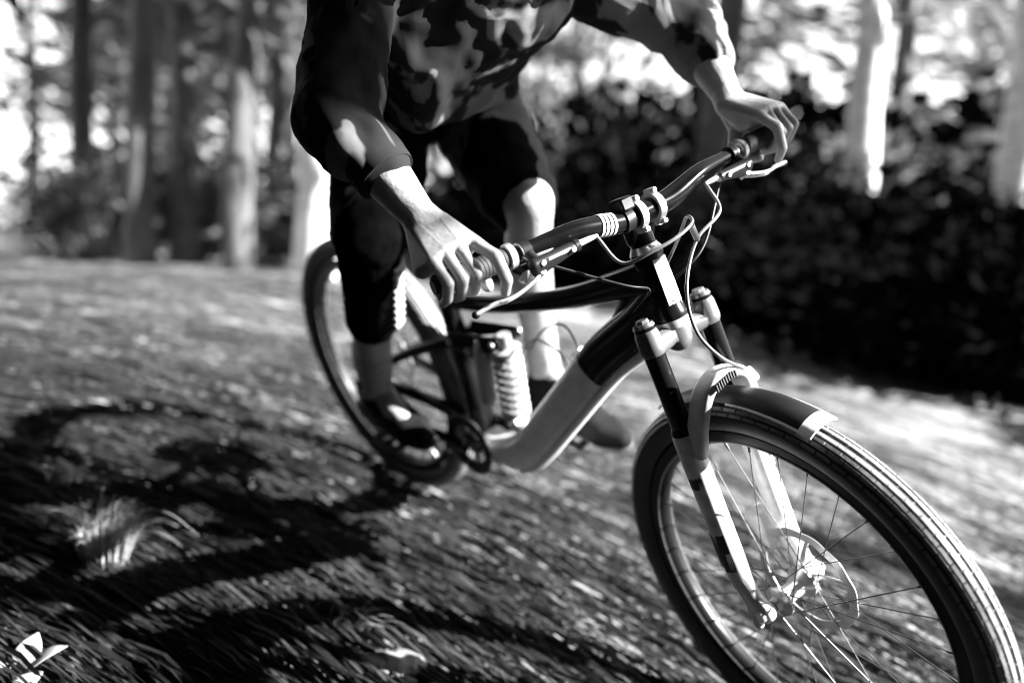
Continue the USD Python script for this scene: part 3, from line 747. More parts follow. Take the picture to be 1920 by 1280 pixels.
# caliper and hose on the left leg
cp = S((-0.030, 0.050, 0.090))[0]
cal = put(bike, 'brake_caliper', cat([to_tri(hull(*[ball(S((-0.022 + dx, 0.047 + dy, 0.085 + dz))[0], 0.009) for dx, dz in ((-0.012, -0.03), (-0.012, 0.03), (0.012, 0.03), (0.012, -0.03)) for dy in (-0.014, 0.014)])), to_tri(hull(ball(S((0.0, 0.062, 0.12))[0], 0.010), ball(S((-0.024, 0.058, 0.12))[0], 0.008))), to_tri(hull(ball(S((0.0, 0.062, 0.05))[0], 0.010), ball(S((-0.024, 0.058, 0.055))[0], 0.008)))]), M_white, 40)
put(cal, 'caliper_bolt', cat([tube(S((-0.038, 0.047, a_), (-0.046, 0.047, a_)), 0.0045, 8) for a_ in (0.062, 0.110)]), M_steel, 40)

# --- cockpit
BZ = AC + 0.195
bar_p = []
for s in np.linspace(-1, 1, 61):
    a_ = abs(s)
    rise = 0.020 * np.clip((a_ - 0.12) / 0.28, 0, 1) ** 1.0
    rise = 0.020 * (3 * np.clip((a_ - 0.10) / 0.32, 0, 1) ** 2 - 2 * np.clip((a_ - 0.10) / 0.32, 0, 1) ** 3)
    bar_p.append((BF - 0.045 * max(0, a_ - 0.35), 0.376 * s, BZ + rise + 0.012 * max(0, a_ - 0.4)))
bar_pts = S(*bar_p)
bar_r = [0.0178 if abs(s) < 0.20 else max(0.0112, 0.0178 - 0.0066 * max(0, min(1, (abs(s) - 0.20) / 0.36))) for s in np.linspace(-1, 1, 61)]
bar = put(bike, 'handlebar', tube(bar_pts, bar_r, 22, up=fA), M_black, 50)
BYS = np.array([q[1] for q in bar_p])
bar_at = lambda y: np.array([np.interp(y, BYS, bar_pts[:, k]) for k in range(3)])
bar_dir = lambda y: unit(bar_at(y + 0.01) - bar_at(y - 0.01))
for k in range(4):
    y0 = -0.098 + 0.0075 * k
    put(bar, 'bar_stripe', tube([bar_at(y0), bar_at(y0 + 0.0042)], 0.0182, 22), M_light, 40)
stem = put(bike, 'stem', cat([tube(S((0, 0, AC + 0.140), (0, 0, AC + 0.146), (0, 0, AC + 0.188), (0, 0, AC + 0.192)), [0.020, 0.0215, 0.0215, 0.019], 24), to_tri(hull(*[ball(S((0.0, y, AC + a_))[0], 0.010) for y in (-0.018, 0.018) for a_ in (0.156, 0.180)], *[ball(S((BF - 0.012, y, BZ + a_))[0], 0.006) for y in (-0.022, 0.022) for a_ in (-0.012, 0.012)]))]), M_black, 40)
for s in (-1, 1):
    cl = revolve([(0.0180, -0.0055), (0.0245, -0.0065), (0.0250, 0.0), (0.0245, 0.0065), (0.0180, 0.0055)], S((BF, s * 0.0195, BZ))[0], fN, fY, fA, 40, closed=True)
    cp_ = put(stem, 'bar_clamp', fixn(cl), M_alloy, 40)
    for a_ in (-1, 1):
        put(cp_, 'clamp_bolt', cat([hullbox(S((BF + 0.004, s * 0.0195, BZ + a_ * 0.0255))[0], (fN, fY, fA), (0.018, 0.013, 0.009), 0.3), tube(S((BF + 0.012, s * 0.0195, BZ + a_ * 0.0255), (BF + 0.018, s * 0.0195, BZ + a_ * 0.0255)), 0.0042, 8)]), M_alloy, 40)
put(stem, 'stem_cap', tube(S((0, 0, AC + 0.192), (0, 0, AC + 0.197)), [0.017, 0.015], 22), M_plastic, 40)
cb = S((BF + 0.004, -0.043, BZ + 0.024))[0]
put(bike, 'bar_mount', cat([hullbox(cb, (fN, fY, fA), (0.036, 0.026, 0.022), 0.3), tube([bar_at(-0.052), bar_at(-0.036)], 0.0205, 20)]), M_plastic, 40, label='small black box clamped on the bar beside the stem')

for s, nm in ((-1, 'right'), (1, 'left')):
    g0, g1 = bar_at(s * 0.373), bar_at(s * 0.258)
    d = unit(g1 - g0)
    gr = put(bike, 'grip', tube([g0, g0 + d * 0.004, g1 - d * 0.002, g1], [0.0155, 0.0168, 0.0164, 0.0158], 24), M_grip, 40)
    put(gr, 'grip_rib', cat([fixn(revolve([(0.0160, -0.0015), (0.0174, 0), (0.0160, 0.0015)], g0 + d * t_, fN, unit(d), fA, 24)) for t_ in np.linspace(0.010, 0.107, 18)]), M_grip, 40)
    put(gr, 'lock_ring', tube([g1 + d * 0.0003, g1 + d * 0.002, g1 + d * 0.011, g1 + d * 0.013], [0.0165, 0.0195, 0.0195, 0.0165], 28), M_alloy, 40)
    # lever: clamp, body along the bar, blade
    yc = s * 0.228
    c0, dd = bar_at(yc), bar_dir(yc)
    ins = -s * dd                                        # towards the stem
    fwd = unit(fN * 0.72 - fA * 0.70)
    low = unit(np.cross(fwd, ins)); low = low if low @ fA < 0 else -low
    lv = put(bike, 'brake_lever', cat([fixn(revolve([(0.0115, -0.006), (0.0160, -0.007), (0.0160, 0.007), (0.0115, 0.006)], c0, fN, unit(dd), fA, 30, closed=True)),
        to_tri(hull(ball(c0 + fwd * 0.014 - low * 0.002, (0.008)), ball(c0 + fwd * 0.036 + ins * 0.002, 0.0085), ball(c0 + fwd * 0.014 - ins * 0.006, 0.006))),
        to_tri(hull(ball(c0 + fwd * 0.034 - ins * 0.006, 0.010), ball(c0 + fwd * 0.030 + ins * 0.064, 0.0085), ball(c0 + fwd * 0.038 + low * 0.012 - ins * 0.004, 0.008))),
        tube([c0 + fwd * 0.030 + ins * 0.066, c0 + fwd * 0.0295 + ins * 0.074], [0.0095, 0.0095], 18)]), M_plastic, 40)
    put(lv, 'reservoir_print', hullbox(c0 + fwd * 0.0385 - low * 0.0060 + ins * 0.034, (unit(ins * 0.064 - fwd * 0.004), unit(fwd - low * 0.7), low), (0.040, 0.0026, 0.0060), 0.2), M_light, 40)
    for o_ in (0.004, 0.058):
        q = c0 + fwd * (0.0400 - o_ * 0.03) - low * 0.005 + ins * o_
        put(lv, 'lever_bolt', tube([q, q + unit(fwd - low * 0.6) * 0.0035], 0.0042, 10), M_alloy, 40)
    put(lv, 'hose_fitting', tube([c0 + fwd * 0.029 + ins * 0.074, c0 + fwd * 0.0285 + ins * 0.079, c0 + fwd * 0.028 + ins * 0.096, c0 + fwd * 0.028 + ins * 0.110], [0.0085, 0.0050, 0.0045, 0.0030], 14), M_alloy, 40)
    piv = c0 + fwd * 0.040 + low * 0.016 + ins * 0.002
    out = -ins
    bl = [piv, piv + out * 0.030 + fwd * 0.010 + low * 0.004, piv + out * 0.060 + fwd * 0.014 + low * 0.008, piv + out * 0.090 + fwd * 0.010 + low * 0.011, piv + out * 0.118 + fwd * 0.012 + low * 0.013]
    bu = unit(fwd * 0.6 - low)
    # a blade drilled for lightness: two rails and rungs
    q = spline(np.array(bl), 30)
    bla = [tube(q[:20] + bu * 0.0055, 0.0024, 8), tube(q[:20] - bu * 0.0055, 0.0030, 8), tube(q[18:], [(0.0035, 0.0072)] * 12, 12, up=bu)]
    for i in (0, 4, 8, 12, 16, 19):
        bla.append(tube([q[i] - bu * 0.0055, q[i] + bu * 0.0055], 0.0022, 6))
    put(lv, 'lever_blade', cat(bla), M_alloy if s < 0 else M_white, 40)
    put(lv, 'blade_pivot', tube([piv - bu * 0.010, piv + bu * 0.010], 0.0045, 12), M_alloy, 40)
    put(lv, 'blade_tip', trimesh.Trimesh(ball(q[-1], 0.0062), trimesh.creation.icosphere(2).faces, process=False), M_plastic, 60)
    # shifter / dropper remote under the bar
    sc = bar_at(s * 0.236) + low * 0.026 + fwd * 0.002
    sh = put(bike, 'shifter' if s < 0 else 'dropper_remote', to_tri(hull(ball(sc, (0.013)), ball(sc + ins * 0.022 + fwd * 0.008, 0.011), ball(sc + fwd * 0.012, 0.008))), M_plastic, 40)
    put(sh, 'thumb_paddle', cat([to_tri(hull(ball(sc + out * 0.012 - fwd * 0.006, 0.006), ball(sc + out * 0.024 - fwd * 0.016, (0.007, 0.007, 0.004)))), to_tri(hull(ball(sc + fwd * 0.018, 0.006), ball(sc + fwd * 0.030 + out * 0.014, (0.008, 0.006, 0.004))))]), M_alloy, 40)
    put(sh, 'band_clamp', fixn(revolve([(0.0115, -0.004), (0.0150, -0.005), (0.0150, 0.005), (0.0115, 0.004)], bar_at(s * 0.232), fN, unit(dd), fA, 26, closed=True)), M_alloy, 40)
    if s < 0:
        RHOSE = c0 + fwd * 0.028 + ins * 0.108
    else:
        LHOSE = c0 + fwd * 0.028 + ins * 0.108
        LINS = ins

# hoses
h1 = [LHOSE, [0.993, 0.133, 0.970], [1.015, 0.043, 0.959], [1.041, -0.019, 0.931], [1.060, -0.045, 0.889], [1.079, -0.044, 0.842], [1.103, -0.022, 0.801], [1.114, 0.019, 0.765], [1.115, 0.054, 0.730],
      S((0.052, 0.072, 0.30))[0], S((0.030, 0.080, 0.20))[0], S((-0.010, 0.060, 0.130))[0]]
put(bike, 'brake_hose', tube(h1, 0.0029, 12, n=140), M_hose, 60)
put(bike, 'hose_clip', to_tri(hull(ball([1.111, 0.066, 0.722], 0.0075), ball([1.105, 0.058, 0.738], 0.006))), M_white, 40)
h2 = [RHOSE, [0.9950, -0.118, 0.972], [1.0280, -0.085, 0.987], [1.0420, -0.045, 0.998], [1.0390, -0.005, 1.006], [1.010, 0.020, 1.000], [0.985, 0.032, 0.955], [0.960, 0.034, 0.905], [0.935, 0.026, 0.845]]
put(bike, 'brake_hose', tube(h2, 0.0027, 12, n=90), M_hose, 60)
put(bike, 'hose_link', tube([[1.040, -0.010, 1.005], [1.018, 0.036, 0.960]], 0.0052, 10), M_hose, 40)
h3 = [bar_at(-0.20) + [0.0, 0, -0.03], [0.985, -0.11, 0.930], [0.995, -0.06, 0.905], [0.965, -0.032, 0.868], [0.935, -0.026, 0.830]]
put(bike, 'gear_cable', tube(h3, 0.0024, 10, n=60), M_plastic, 60)
h4 = [bar_at(0.20) + [0.0, 0, -0.03], [0.990, 0.10, 0.930], [0.990, 0.05, 0.900], [0.955, 0.034, 0.860], [0.930, 0.028, 0.820]]
put(bike, 'gear_cable', tube(h4, 0.0024, 10, n=60), M_plastic, 60)
put(bike, 'cable_loop', tube([[0.745, 0.030, 0.640], [0.7253, 0.036, 0.6752], [0.6754, 0.0514, 0.690], [0.6113, 0.0575, 0.6547], [0.575, 0.0418, 0.600]], 0.0024, 10, n=50), M_plastic, 60)
put(bike, 'cable_loop', tube([[0.715, 0.030, 0.605], [0.6802, 0.030, 0.6365], [0.6071, 0.0351, 0.640], [0.565, 0.0286, 0.600]], 0.0024, 10, n=50), M_plastic, 60)
put(bike, 'cable_clip', hullbox([0.732, 0.034, 0.652], (unit([0.7, 0, 0.7]), E2, unit([-0.7, 0, 0.7])), (0.03, 0.016, 0.012), 0.3), M_light, 40)

# ================================================================== RIDER
LHip, RHip = np.array([0.161, 0.277, 1.092]), np.array([0.119, 0.104, 1.113])
LKn, RKn = np.array([0.521, 0.126, 0.888]), np.array([0.351, -0.170, 0.867])
LAn, RAn = np.array([0.490, 0.155, 0.465]), np.array([0.215, -0.146, 0.455])
LSh, RSh = np.array([0.583, 0.207, 1.355]), np.array([0.493, -0.152, 1.394])
LEl, REl = np.array([0.714, 0.422, 1.208]), np.array([0.633, -0.333, 1.212])
rider = thing('person', 'mountain biker leaning over the handlebar in loose jersey and dark shorts', 'person', matrix=BIKE)


def hand(s, elbow):
    """Right (s=-1) or left (s=1) hand closed on its grip. Returns manifold pieces, the wrist and a nail list."""
    d = bar_dir(s * 0.325)
    a = -s * d                                       # towards the stem = thumb side
    G0 = bar_at(s * 0.340)
    el = elbow - G0
    el = el - a * (el @ a)
    # angles about the bar measured from forward (fN) towards up (fA)
    rad = lambda q: math.cos(math.radians(q)) * fN + math.sin(math.radians(q)) * fA
    base = math.degrees(math.atan2(el @ fA, el @ fN))   # where the forearm comes from
    wrist = G0 + unit(el) * 0.088 + a * (0.002)
    kn = [(0.033, 58, 0.047), (0.011, 62, 0.050), (-0.011, 60, 0.048), (-0.032, 54, 0.044)]
    ms = []
    heads = []
    nails = []
    for i, (o, an, rr) in enumerate(kn):
        mcp = G0 + a * o + rad(an) * rr
        heads.append(mcp)
        if i == 0:                                   # forefinger out over the brake lever
            pip = G0 + a * (o + 0.006) + rad(10) * 0.060
            dip = G0 + a * (o + 0.009) + rad(-24) * 0.062
            tip = G0 + a * (o + 0.008) + rad(-46) * 0.058
        else:
            sc = (1, 1.06, 1.0, 0.88)[i]
            pip = G0 + a * (o * 1.02) + rad(an - 62 * sc) * 0.0435
            dip = G0 + a * (o * 1.02) + rad(an - 112 * sc) * 0.0300
            tip = G0 + a * (o * 1.02) + rad(an - 160 * sc) * 0.0262
        r0 = (0.0096, 0.0096, 0.0093, 0.0084)[i]
        ms += [hull(ball(mcp, r0 * 1.14), ball(mcp * 0.45 + pip * 0.55, r0 * 0.90)), hull(ball(mcp * 0.45 + pip * 0.55, r0 * 0.90), ball(pip, r0 * 0.97)),
               hull(ball(pip, r0 * 0.97), ball(dip, r0 * 0.86)), hull(ball(dip, r0 * 0.86), ball(tip, r0 * 0.72))]
        # tendon ridge
        ms.append(hull(ball(mcp, r0 * 0.95), ball(wrist * 0.55 + mcp * 0.45 + rad(an + 30) * 0.004, r0 * 0.62)))
    wv = unit(np.cross(unit(el), a))
    w0, w1 = wrist + a * 0.017, wrist - a * 0.017
    low = lambda o, q, r_: G0 + a * o + rad(q) * r_
    palm_in = [low(0.030, 118, 0.034), low(0.0, 112, 0.031), low(-0.034, 118, 0.032)]
    ms += [hull(ball(heads[0], 0.0105), ball(heads[1], 0.0105), ball(w0, 0.0195), ball(palm_in[0], 0.013), ball(palm_in[1], 0.012)),
           hull(ball(heads[1], 0.0105), ball(heads[2], 0.0100), ball(w0, 0.0185), ball(w1, 0.0175), ball(palm_in[1], 0.012)),
           hull(ball(heads[2], 0.0100), ball(heads[3], 0.0092), ball(w1, 0.0185), ball(palm_in[1], 0.012), ball(palm_in[2], 0.013))]
    # thumb: leaves the palm's side near its base, round under the bar
    t0, t1, t2, t3 = low(0.026, 140, 0.048), low(0.047, 172, 0.039), low(0.050, 228, 0.0305), low(0.040, 272, 0.0285)
    ms += [hull(ball(w0, 0.0175), ball(t0, 0.0155), ball(palm_in[0], 0.012)), hull(ball(t0, 0.0150), ball(t1, 0.0118)), hull(ball(t1, 0.0115), ball(t2, 0.0104)), hull(ball(t2, 0.0102), ball(t3, 0.0082))]
    return ms, wrist, base


hands, wrists = {}, {}
for s, el in ((-1, REl), (1, LEl)):
    ms, wr, base = hand(s, el)
    wrists[s] = wr
    fa = [wr, wr + (el - wr) * 0.12]
    ms.append(hull(ball(wr + bar_dir(s * .32) * 0.010, 0.0235), ball(wr - bar_dir(s * .32) * 0.010, 0.0235), ball(wr + (el - wr) * 0.13, 0.0262)))
    hands[s] = skin(ms, 0.0034, 9)
parts = []
for s, wr, el, sh_ in ((-1, wrists[-1], REl, RSh), (1, wrists[1], LEl, LSh)):
    v = el - wr
    sd = unit(np.cross(v, [0, 0, 1.0]))
    arm = [hull(ball(wr + v * 0.06, 0.0250), ball(wr + v * 0.30, 0.0325)), hull(ball(wr + v * 0.30, 0.0325), ball(wr + v * 0.56, 0.0410)), hull(ball(wr + v * 0.56, 0.0410), ball(wr + v * 0.72, 0.0400)), hull(ball(wr + v * 0.72, 0.0400), ball(el, 0.0360)),
           hull(ball(el, 0.0360), ball(el * 0.5 + sh_ * 0.5, 0.0420)), hull(ball(el * 0.5 + sh_ * 0.5, 0.0420), ball(sh_, 0.050))]
    parts += arm
HC, SC = (LHip + RHip) / 2, (LSh + RSh) / 2
NECK, HEAD = SC + [0.085, 0, 0.085], SC + [0.185, 0.0, 0.175]
MID = HC * 0.5 + SC * 0.5 + [-0.05, 0, 0.035]
parts += [hull(ball(LHip, 0.095), ball(RHip, 0.095), ball(HC + [0.02, 0, 0.06], 0.12)), hull(ball(LHip + [0.02, -0.02, 0.05], 0.09), ball(RHip + [0.02, 0.02, 0.05], 0.09), ball(MID + [0, 0.06, 0], 0.105), ball(MID - [0, 0.06, 0], 0.105)),
          hull(ball(MID + [0, 0.06, 0], 0.105), ball(MID - [0, 0.06, 0], 0.105), ball(LSh * 0.6 + SC * 0.4, 0.095), ball(RSh * 0.6 + SC * 0.4, 0.095)), hull(ball(LSh, 0.06), ball(SC, 0.09), ball(RSh, 0.06)), hull(ball(SC, 0.065), ball(NECK, 0.056)), hull(ball(NECK, 0.056), ball(HEAD - [0.02, 0, 0.03], 0.058))]
FACE = unit([0.93, -0.10, -0.28])
FUP = unit(np.array([0.25, 0, 1.0]) - FACE * (np.array([0.25, 0, 1.0]) @ FACE)); FSD = np.cross(FUP, FACE)
hp = lambda f_, l_, u_: HEAD + FACE * f_ + FSD * l_ + FUP * u_
parts += [hull(ball(hp(-0.02, 0, 0.045), 0.078), ball(hp(0.03, 0, 0.05), 0.070), ball(hp(0.055, 0, -0.055), 0.034), ball(hp(0.02, 0.035, -0.03), 0.035), ball(hp(0.02, -0.035, -0.03), 0.035)),
          hull(ball(hp(0.092, 0, 0.025), 0.009), ball(hp(0.112, 0, -0.012), 0.012), ball(hp(0.095, 0, -0.018), 0.014)), hull(ball(hp(0.082, 0.018, -0.045), 0.008), ball(hp(0.082, -0.018, -0.045), 0.008), ball(hp(0.088, 0, -0.045), 0.008)),
          hull(ball(hp(0.095, 0.035, 0.045), 0.010), ball(hp(0.095, -0.035, 0.045), 0.010))]
for s in (-1, 1):
    parts.append(hull(ball(hp(-0.01, s * 0.078, 0.03), (0.018, 0.008, 0.022)), ball(hp(-0.015, s * 0.074, 0.0), (0.012, 0.008, 0.012))))
for hip, kn, an, toe in ((LHip, LKn, LAn, E1), (RHip, RKn, RAn, E1)):
    v = an - kn
    bk = unit(np.array([-1.0, 0, -0.15]))
    parts += [hull(ball(hip, 0.084), ball(hip * 0.5 + kn * 0.5, 0.066)), hull(ball(hip * 0.5 + kn * 0.5, 0.066), ball(kn + [0, 0, 0.01], 0.054)), hull(ball(kn + [0.006, 0, 0.012], 0.056), ball(kn + v * 0.13, 0.050)),
              hull(ball(kn + v * 0.12, 0.050), ball(kn + v * 0.32 + bk * 0.016, 0.054)), hull(ball(kn + v * 0.32 + bk * 0.016, 0.054), ball(kn + v * 0.62 + bk * 0.006, 0.043)), hull(ball(kn + v * 0.62 + bk * 0.006, 0.043), ball(kn + v * 0.92, 0.033)), hull(ball(kn + v * 0.92, 0.033), ball(an, 0.034)),
              hull(ball(an, 0.033), ball(an + [-0.03, 0, -0.06], 0.030), ball(an + [0.10, 0, -0.062], 0.026))]
body = skin(parts, 0.011, 12)
bodyM = from_tri(body) + from_tri(hands[-1]) + from_tri(hands[1])
bt = to_tri(bodyM)
put(rider, 'body', bt, M_skin, True)

# finger nails on the fingers that show
# clothes
def cloth(ms, length, it, amp, scale, seed, stretch=(1, 1, 1)):
    return folds(skin(ms, length, it), amp, scale, seed, stretch)


def cuff_cut(t, p, d):
    """cuts a garment open at a plane: keeps what lies behind it"""
    keep = ((t.triangles_center - p) @ d) < 0
    return keep


hem = HC + np.array([0.085, 0.0, -0.055])
tors = [hull(ball(LSh, 0.080), ball(SC + [0, 0, 0.0], 0.115), ball(RSh, 0.080)),
        hull(ball(LSh * 0.7 + SC * 0.3, 0.105), ball(RSh * 0.7 + SC * 0.3, 0.105), ball(MID + [0, 0.075, -0.02], 0.125), ball(MID - [0, 0.075, 0.02], 0.125)),
        hull(ball(MID + [0, 0.075, -0.02], 0.125), ball(MID - [0, 0.075, 0.02], 0.125), ball(LHip + [0.03, 0.0, 0.045], 0.115), ball(RHip + [0.03, 0.0, 0.045], 0.115)),
        hull(ball(MID + [0.10, 0.06, -0.09], 0.06), ball(MID + [0.10, -0.06, -0.09], 0.06), ball([0.475, 0.125, 1.180], 0.045), ball([0.485, -0.075, 1.185], 0.045), ball([0.425, 0.180, 1.118], 0.030), ball([0.440, -0.050, 1.120], 0.030), ball(LHip + [0.02, 0, 0.05], 0.10), ball(RHip + [0.02, 0, 0.05], 0.10)),
        hull(ball([0.475, 0.125, 1.180], 0.045), ball([0.485, -0.075, 1.185], 0.045), ball(LSh * 0.7 + SC * 0.3 - [0.01, 0, 0.05], 0.09), ball(RSh * 0.7 + SC * 0.3 - [0.01, 0, 0.05], 0.09))]
for s, wr, el, sh_ in ((-1, wrists[-1], REl, RSh), (1, wrists[1], LEl, LSh)):
    v = wr - el
    sag = np.array([0, 0, -0.010])
    tors += [hull(ball(sh_, 0.078), ball(sh_ * 0.5 + el * 0.5 + sag, 0.064)), hull(ball(sh_ * 0.5 + el * 0.5 + sag, 0.064), ball(el + sag * 0.5, 0.062)), hull(ball(el + sag * 0.5, 0.062), ball(el + v * 0.28, 0.058)), hull(ball(el + v * 0.28, 0.058), ball(el + v * 0.44, 0.050))]
js = cloth(tors, 0.010, 7, 0.017, 10.0, 31, (1, 1, 0.6))
put(rider, 'jersey', js, M_jersey, True)
for s, wr, el in ((-1, wrists[-1], REl), (1, wrists[1], LEl)):
    v = wr - el
    c_ = el + v * 0.565
    put(rider, 'sleeve_cuff', tube([c_ - v * 0.10, c_ - v * 0.02, c_, c_ - v * 0.006], [0.0485, 0.0475, 0.0465, 0.0440], 28), M_jersey, 50)
sh_m = [hull(ball(LHip + [0, 0, 0.04], 0.115), ball(RHip + [0, 0, 0.04], 0.115), ball(HC + [0.03, 0, 0.08], 0.125), ball(HC + [-0.02, 0, -0.04], 0.11))]
for hip, kn in ((LHip, LKn), (RHip, RKn)):
    dn = np.array([0, 0, -0.02])
    sh_m += [hull(ball(hip, 0.118), ball(hip * 0.5 + kn * 0.5 + dn * 0.5, 0.102)), hull(ball(hip * 0.5 + kn * 0.5 + dn * 0.5, 0.102), ball(hip * 0.12 + kn * 0.88 + dn * 0.5, 0.083))]
st_ = cloth(sh_m, 0.014, 6, 0.011, 14.0, 57)
put(rider, 'shorts', st_, M_shorts, True)
for kn, an, hip, nm in ((RKn, RAn, RHip, 'r'),):
    v = an - kn
    pm = [hull(ball(kn - unit(kn - hip) * 0.10, 0.074), ball(kn + [0.012, 0, 0.016], 0.070)), hull(ball(kn + [0.012, 0, 0.016], 0.068), ball(kn + v * 0.18 + [0.010, 0, 0], 0.064)), hull(ball(kn + v * 0.18 + [0.010, 0, 0], 0.064), ball(kn + v * 0.46, 0.059))]
    put(rider, 'knee_pad', cloth(pm, 0.010, 5, 0.004, 24, 71), M_pad, True)
    vd = unit(v)
    fr = unit(E1 - vd * (E1 @ vd)); lf = np.cross(vd, fr); lf = lf if lf[1] > 0 else -lf
    rim = lambda q, an_, r_: kn + v * q + [0.010, 0, 0] + r_ * (math.cos(an_) * fr + math.sin(an_) * lf)
    for k in range(9):
        q_ = 0.06 + 0.045 * k
        put(rider, 'pad_rib', tube([rim(q_, a_, 0.0655 - 0.004 * q_) for a_ in np.linspace(0.15, 1.25, 7)], 0.0062, 8), M_sock, 50)
for hip, kn, an, s in ((LHip, LKn, LAn, 1), (RHip, RKn, RAn, -1)):
    v = an - kn
    bk = np.array([-0.004, 0, 0])
    q0 = 0.80 if s > 0 else 0.70
    put(rider, 'sock', cloth([hull(ball(kn + v * q0 + bk, 0.0405), ball(kn + v * 0.92, 0.0375)), hull(ball(kn + v * 0.92, 0.0375), ball(an, 0.0385)), hull(ball(an, 0.0385), ball(an + [0.01, 0, -0.04], 0.038))], 0.006, 4, 0.0016, 40, 81), M_sock, True)
    pit = 0.06 if s > 0 else 0.10
    fd, uu = unit([math.cos(pit), s * 0.06, math.sin(pit) * (-1 if s > 0 else 1)]), unit([-math.sin(pit) * (-1 if s > 0 else 1), 0, math.cos(pit)])
    yy = np.cross(uu, fd)
    P = PL if s > 0 else PR
    o = P + [0, s * 0.058, 0] + uu * 0.020
    q = lambda f_, l_, u_: o + fd * f_ + yy * l_ + uu * u_
    upper = [hull(ball(q(-0.125, 0, 0.030), 0.034), ball(an + [0, 0, -0.025], 0.043), ball(q(-0.05, 0, 0.035), 0.040)), hull(ball(q(-0.05, 0, 0.035), 0.040), ball(an + [0.012, 0, -0.03], 0.042), ball(q(0.02, 0.004, 0.034), 0.040)),
             hull(ball(q(0.02, 0.008, 0.034), 0.039), ball(q(0.02, -0.008, 0.034), 0.039), ball(q(0.080, 0.012, 0.026), 0.030), ball(q(0.080, -0.014, 0.026), 0.030)), hull(ball(q(0.080, 0.012, 0.026), 0.030), ball(q(0.080, -0.014, 0.026), 0.030), ball(q(0.128, -0.002, 0.022), 0.024))]
    shoe = put(rider, 'shoe', skin(upper, 0.006, 5), M_shoe, True)
    so = [hull(ball(q(-0.128, 0, 0.008), (0.034, 0.034, 0.010)), ball(q(-0.02, 0, 0.006), (0.036, 0.037, 0.009)), ball(q(0.075, 0.006, 0.006), (0.044, 0.046, 0.009)), ball(q(0.130, 0, 0.010), (0.028, 0.030, 0.010)))]
    put(shoe, 'sole', to_tri(union(so)), M_sole, 40)
    put(shoe, 'toe_cap', skin([hull(ball(q(0.082, 0.014, 0.024), 0.0312), ball(q(0.082, -0.016, 0.024), 0.0312), ball(q(0.130, -0.002, 0.021), 0.0258))], 0.006, 3), M_toe, True)
    for k in range(5):
        f_ = -0.005 + 0.014 * k
        hgt = 0.0755 - 0.0048 * k
        put(shoe, 'lace', tube([q(f_, -0.030, hgt - 0.018), q(f_ + 0.003, 0.0, hgt + 0.001), q(f_, 0.030, hgt - 0.018)], 0.0026, 8, n=10), M_sock, 50)
# helmet
hs = trimesh.creation.icosphere(4, 1.0)
vv = hs.vertices * np.array([0.132, 0.104, 0.098])
hv = HEAD + vv[:, :1] * FACE + vv[:, 1:2] * FSD + vv[:, 2:] * FUP + FUP * 0.052
keep = hs.triangles_center[:, 2] > -0.25 + 0.25 * np.abs(hs.triangles_center[:, 0])
grv = np.abs(np.sin(hs.vertices[:, 1] * 9)) ** 6 * (hs.vertices[:, 2] > 0.2)
hv = hv - (hv - HEAD) * (0.06 * grv)[:, None]
outer = trimesh.Trimesh(hv, hs.faces[keep], process=False)
inner = trimesh.Trimesh(HEAD + (hv - HEAD) * 0.90, hs.faces[keep][:, ::-1], process=False)
hel_ = put(rider, 'helmet', cat([outer, inner]), M_helmet, 40)
put(hel_, 'visor', fixn(to_tri(hull(ball(hp(0.085, 0.085, 0.095), 0.004), ball(hp(0.085, -0.085, 0.095), 0.004), ball(hp(0.17, 0.055, 0.085), 0.004), ball(hp(0.17, -0.055, 0.085), 0.004), ball(hp(0.10, 0, 0.118), 0.004)))), M_helmet, 40)
put(rider, 'goggles', to_tri(hull(ball(hp(0.085, 0.052, 0.025), 0.018), ball(hp(0.085, -0.052, 0.025), 0.018), ball(hp(0.098, 0.02, 0.02), 0.022), ball(hp(0.098, -0.02, 0.02), 0.022))), M_lens, 50)

# ================================================================== GROUND COVER AND SMALL THINGS
rg = np.random.default_rng(21)
M_dry = mat('dry_grass', 0.24, 0.7, var=0.35, scale=30)
M_verge_shaded = leafmat('verge_leaf_shaded', 0.036, 0.25, 0.55)  # dark leaf tone carries the tree shade on the inner verge
M_litter = leafmat('litter', 0.075, 0.1, 0.55)
M_stone = mat('pale_stone', 0.12, 0.8, var=0.3, scale=14, bump=0.004, bscale=60)


def polar(r, a):
    return TC[0] + r * np.cos(a), TC[1] + r * np.sin(a)


def strips(n, r0, r1, a0, a1, length, width, lift, spread, rg):
    """flat slivers lying on the ground, mostly along the trail"""
    r, a = rg.triangular(r0, r0 + (r1 - r0) * 0.5, r1, n), rg.uniform(a0, a1, n)
    x, y = polar(r, a)
    h = a - np.pi / 2 + rg.normal(0, spread, n)
    L, Wd = length * rg.uniform(0.4, 1.6, n) / 2, width * rg.uniform(0.5, 1.5, n) / 2
    d, w = np.stack([np.cos(h), np.sin(h)], 1), np.stack([-np.sin(h), np.cos(h)], 1)
    P = []
    for k, wd in ((-1, 0.3), (0, 1.0), (1, 0.2)):
        for sgn in (-1, 1):
            q = np.stack([x, y], 1) + d * (L * k)[:, None] + w * (Wd * wd * sgn)[:, None]
            z = ground_z(q[:, 0], q[:, 1]) + lift * (0.3 + rg.uniform(0, 1, n)) + (0.15 * L if k == 0 else 0)
            P.append(np.c_[q, z])
    V = np.stack(P, 1)
    f = np.array([[0, 2, 3], [0, 3, 1], [2, 4, 5], [2, 5, 3]])
    return trimesh.Trimesh(V.reshape(-1, 3), (np.arange(n)[:, None, None] * 6 + f).reshape(-1, 3), process=False)


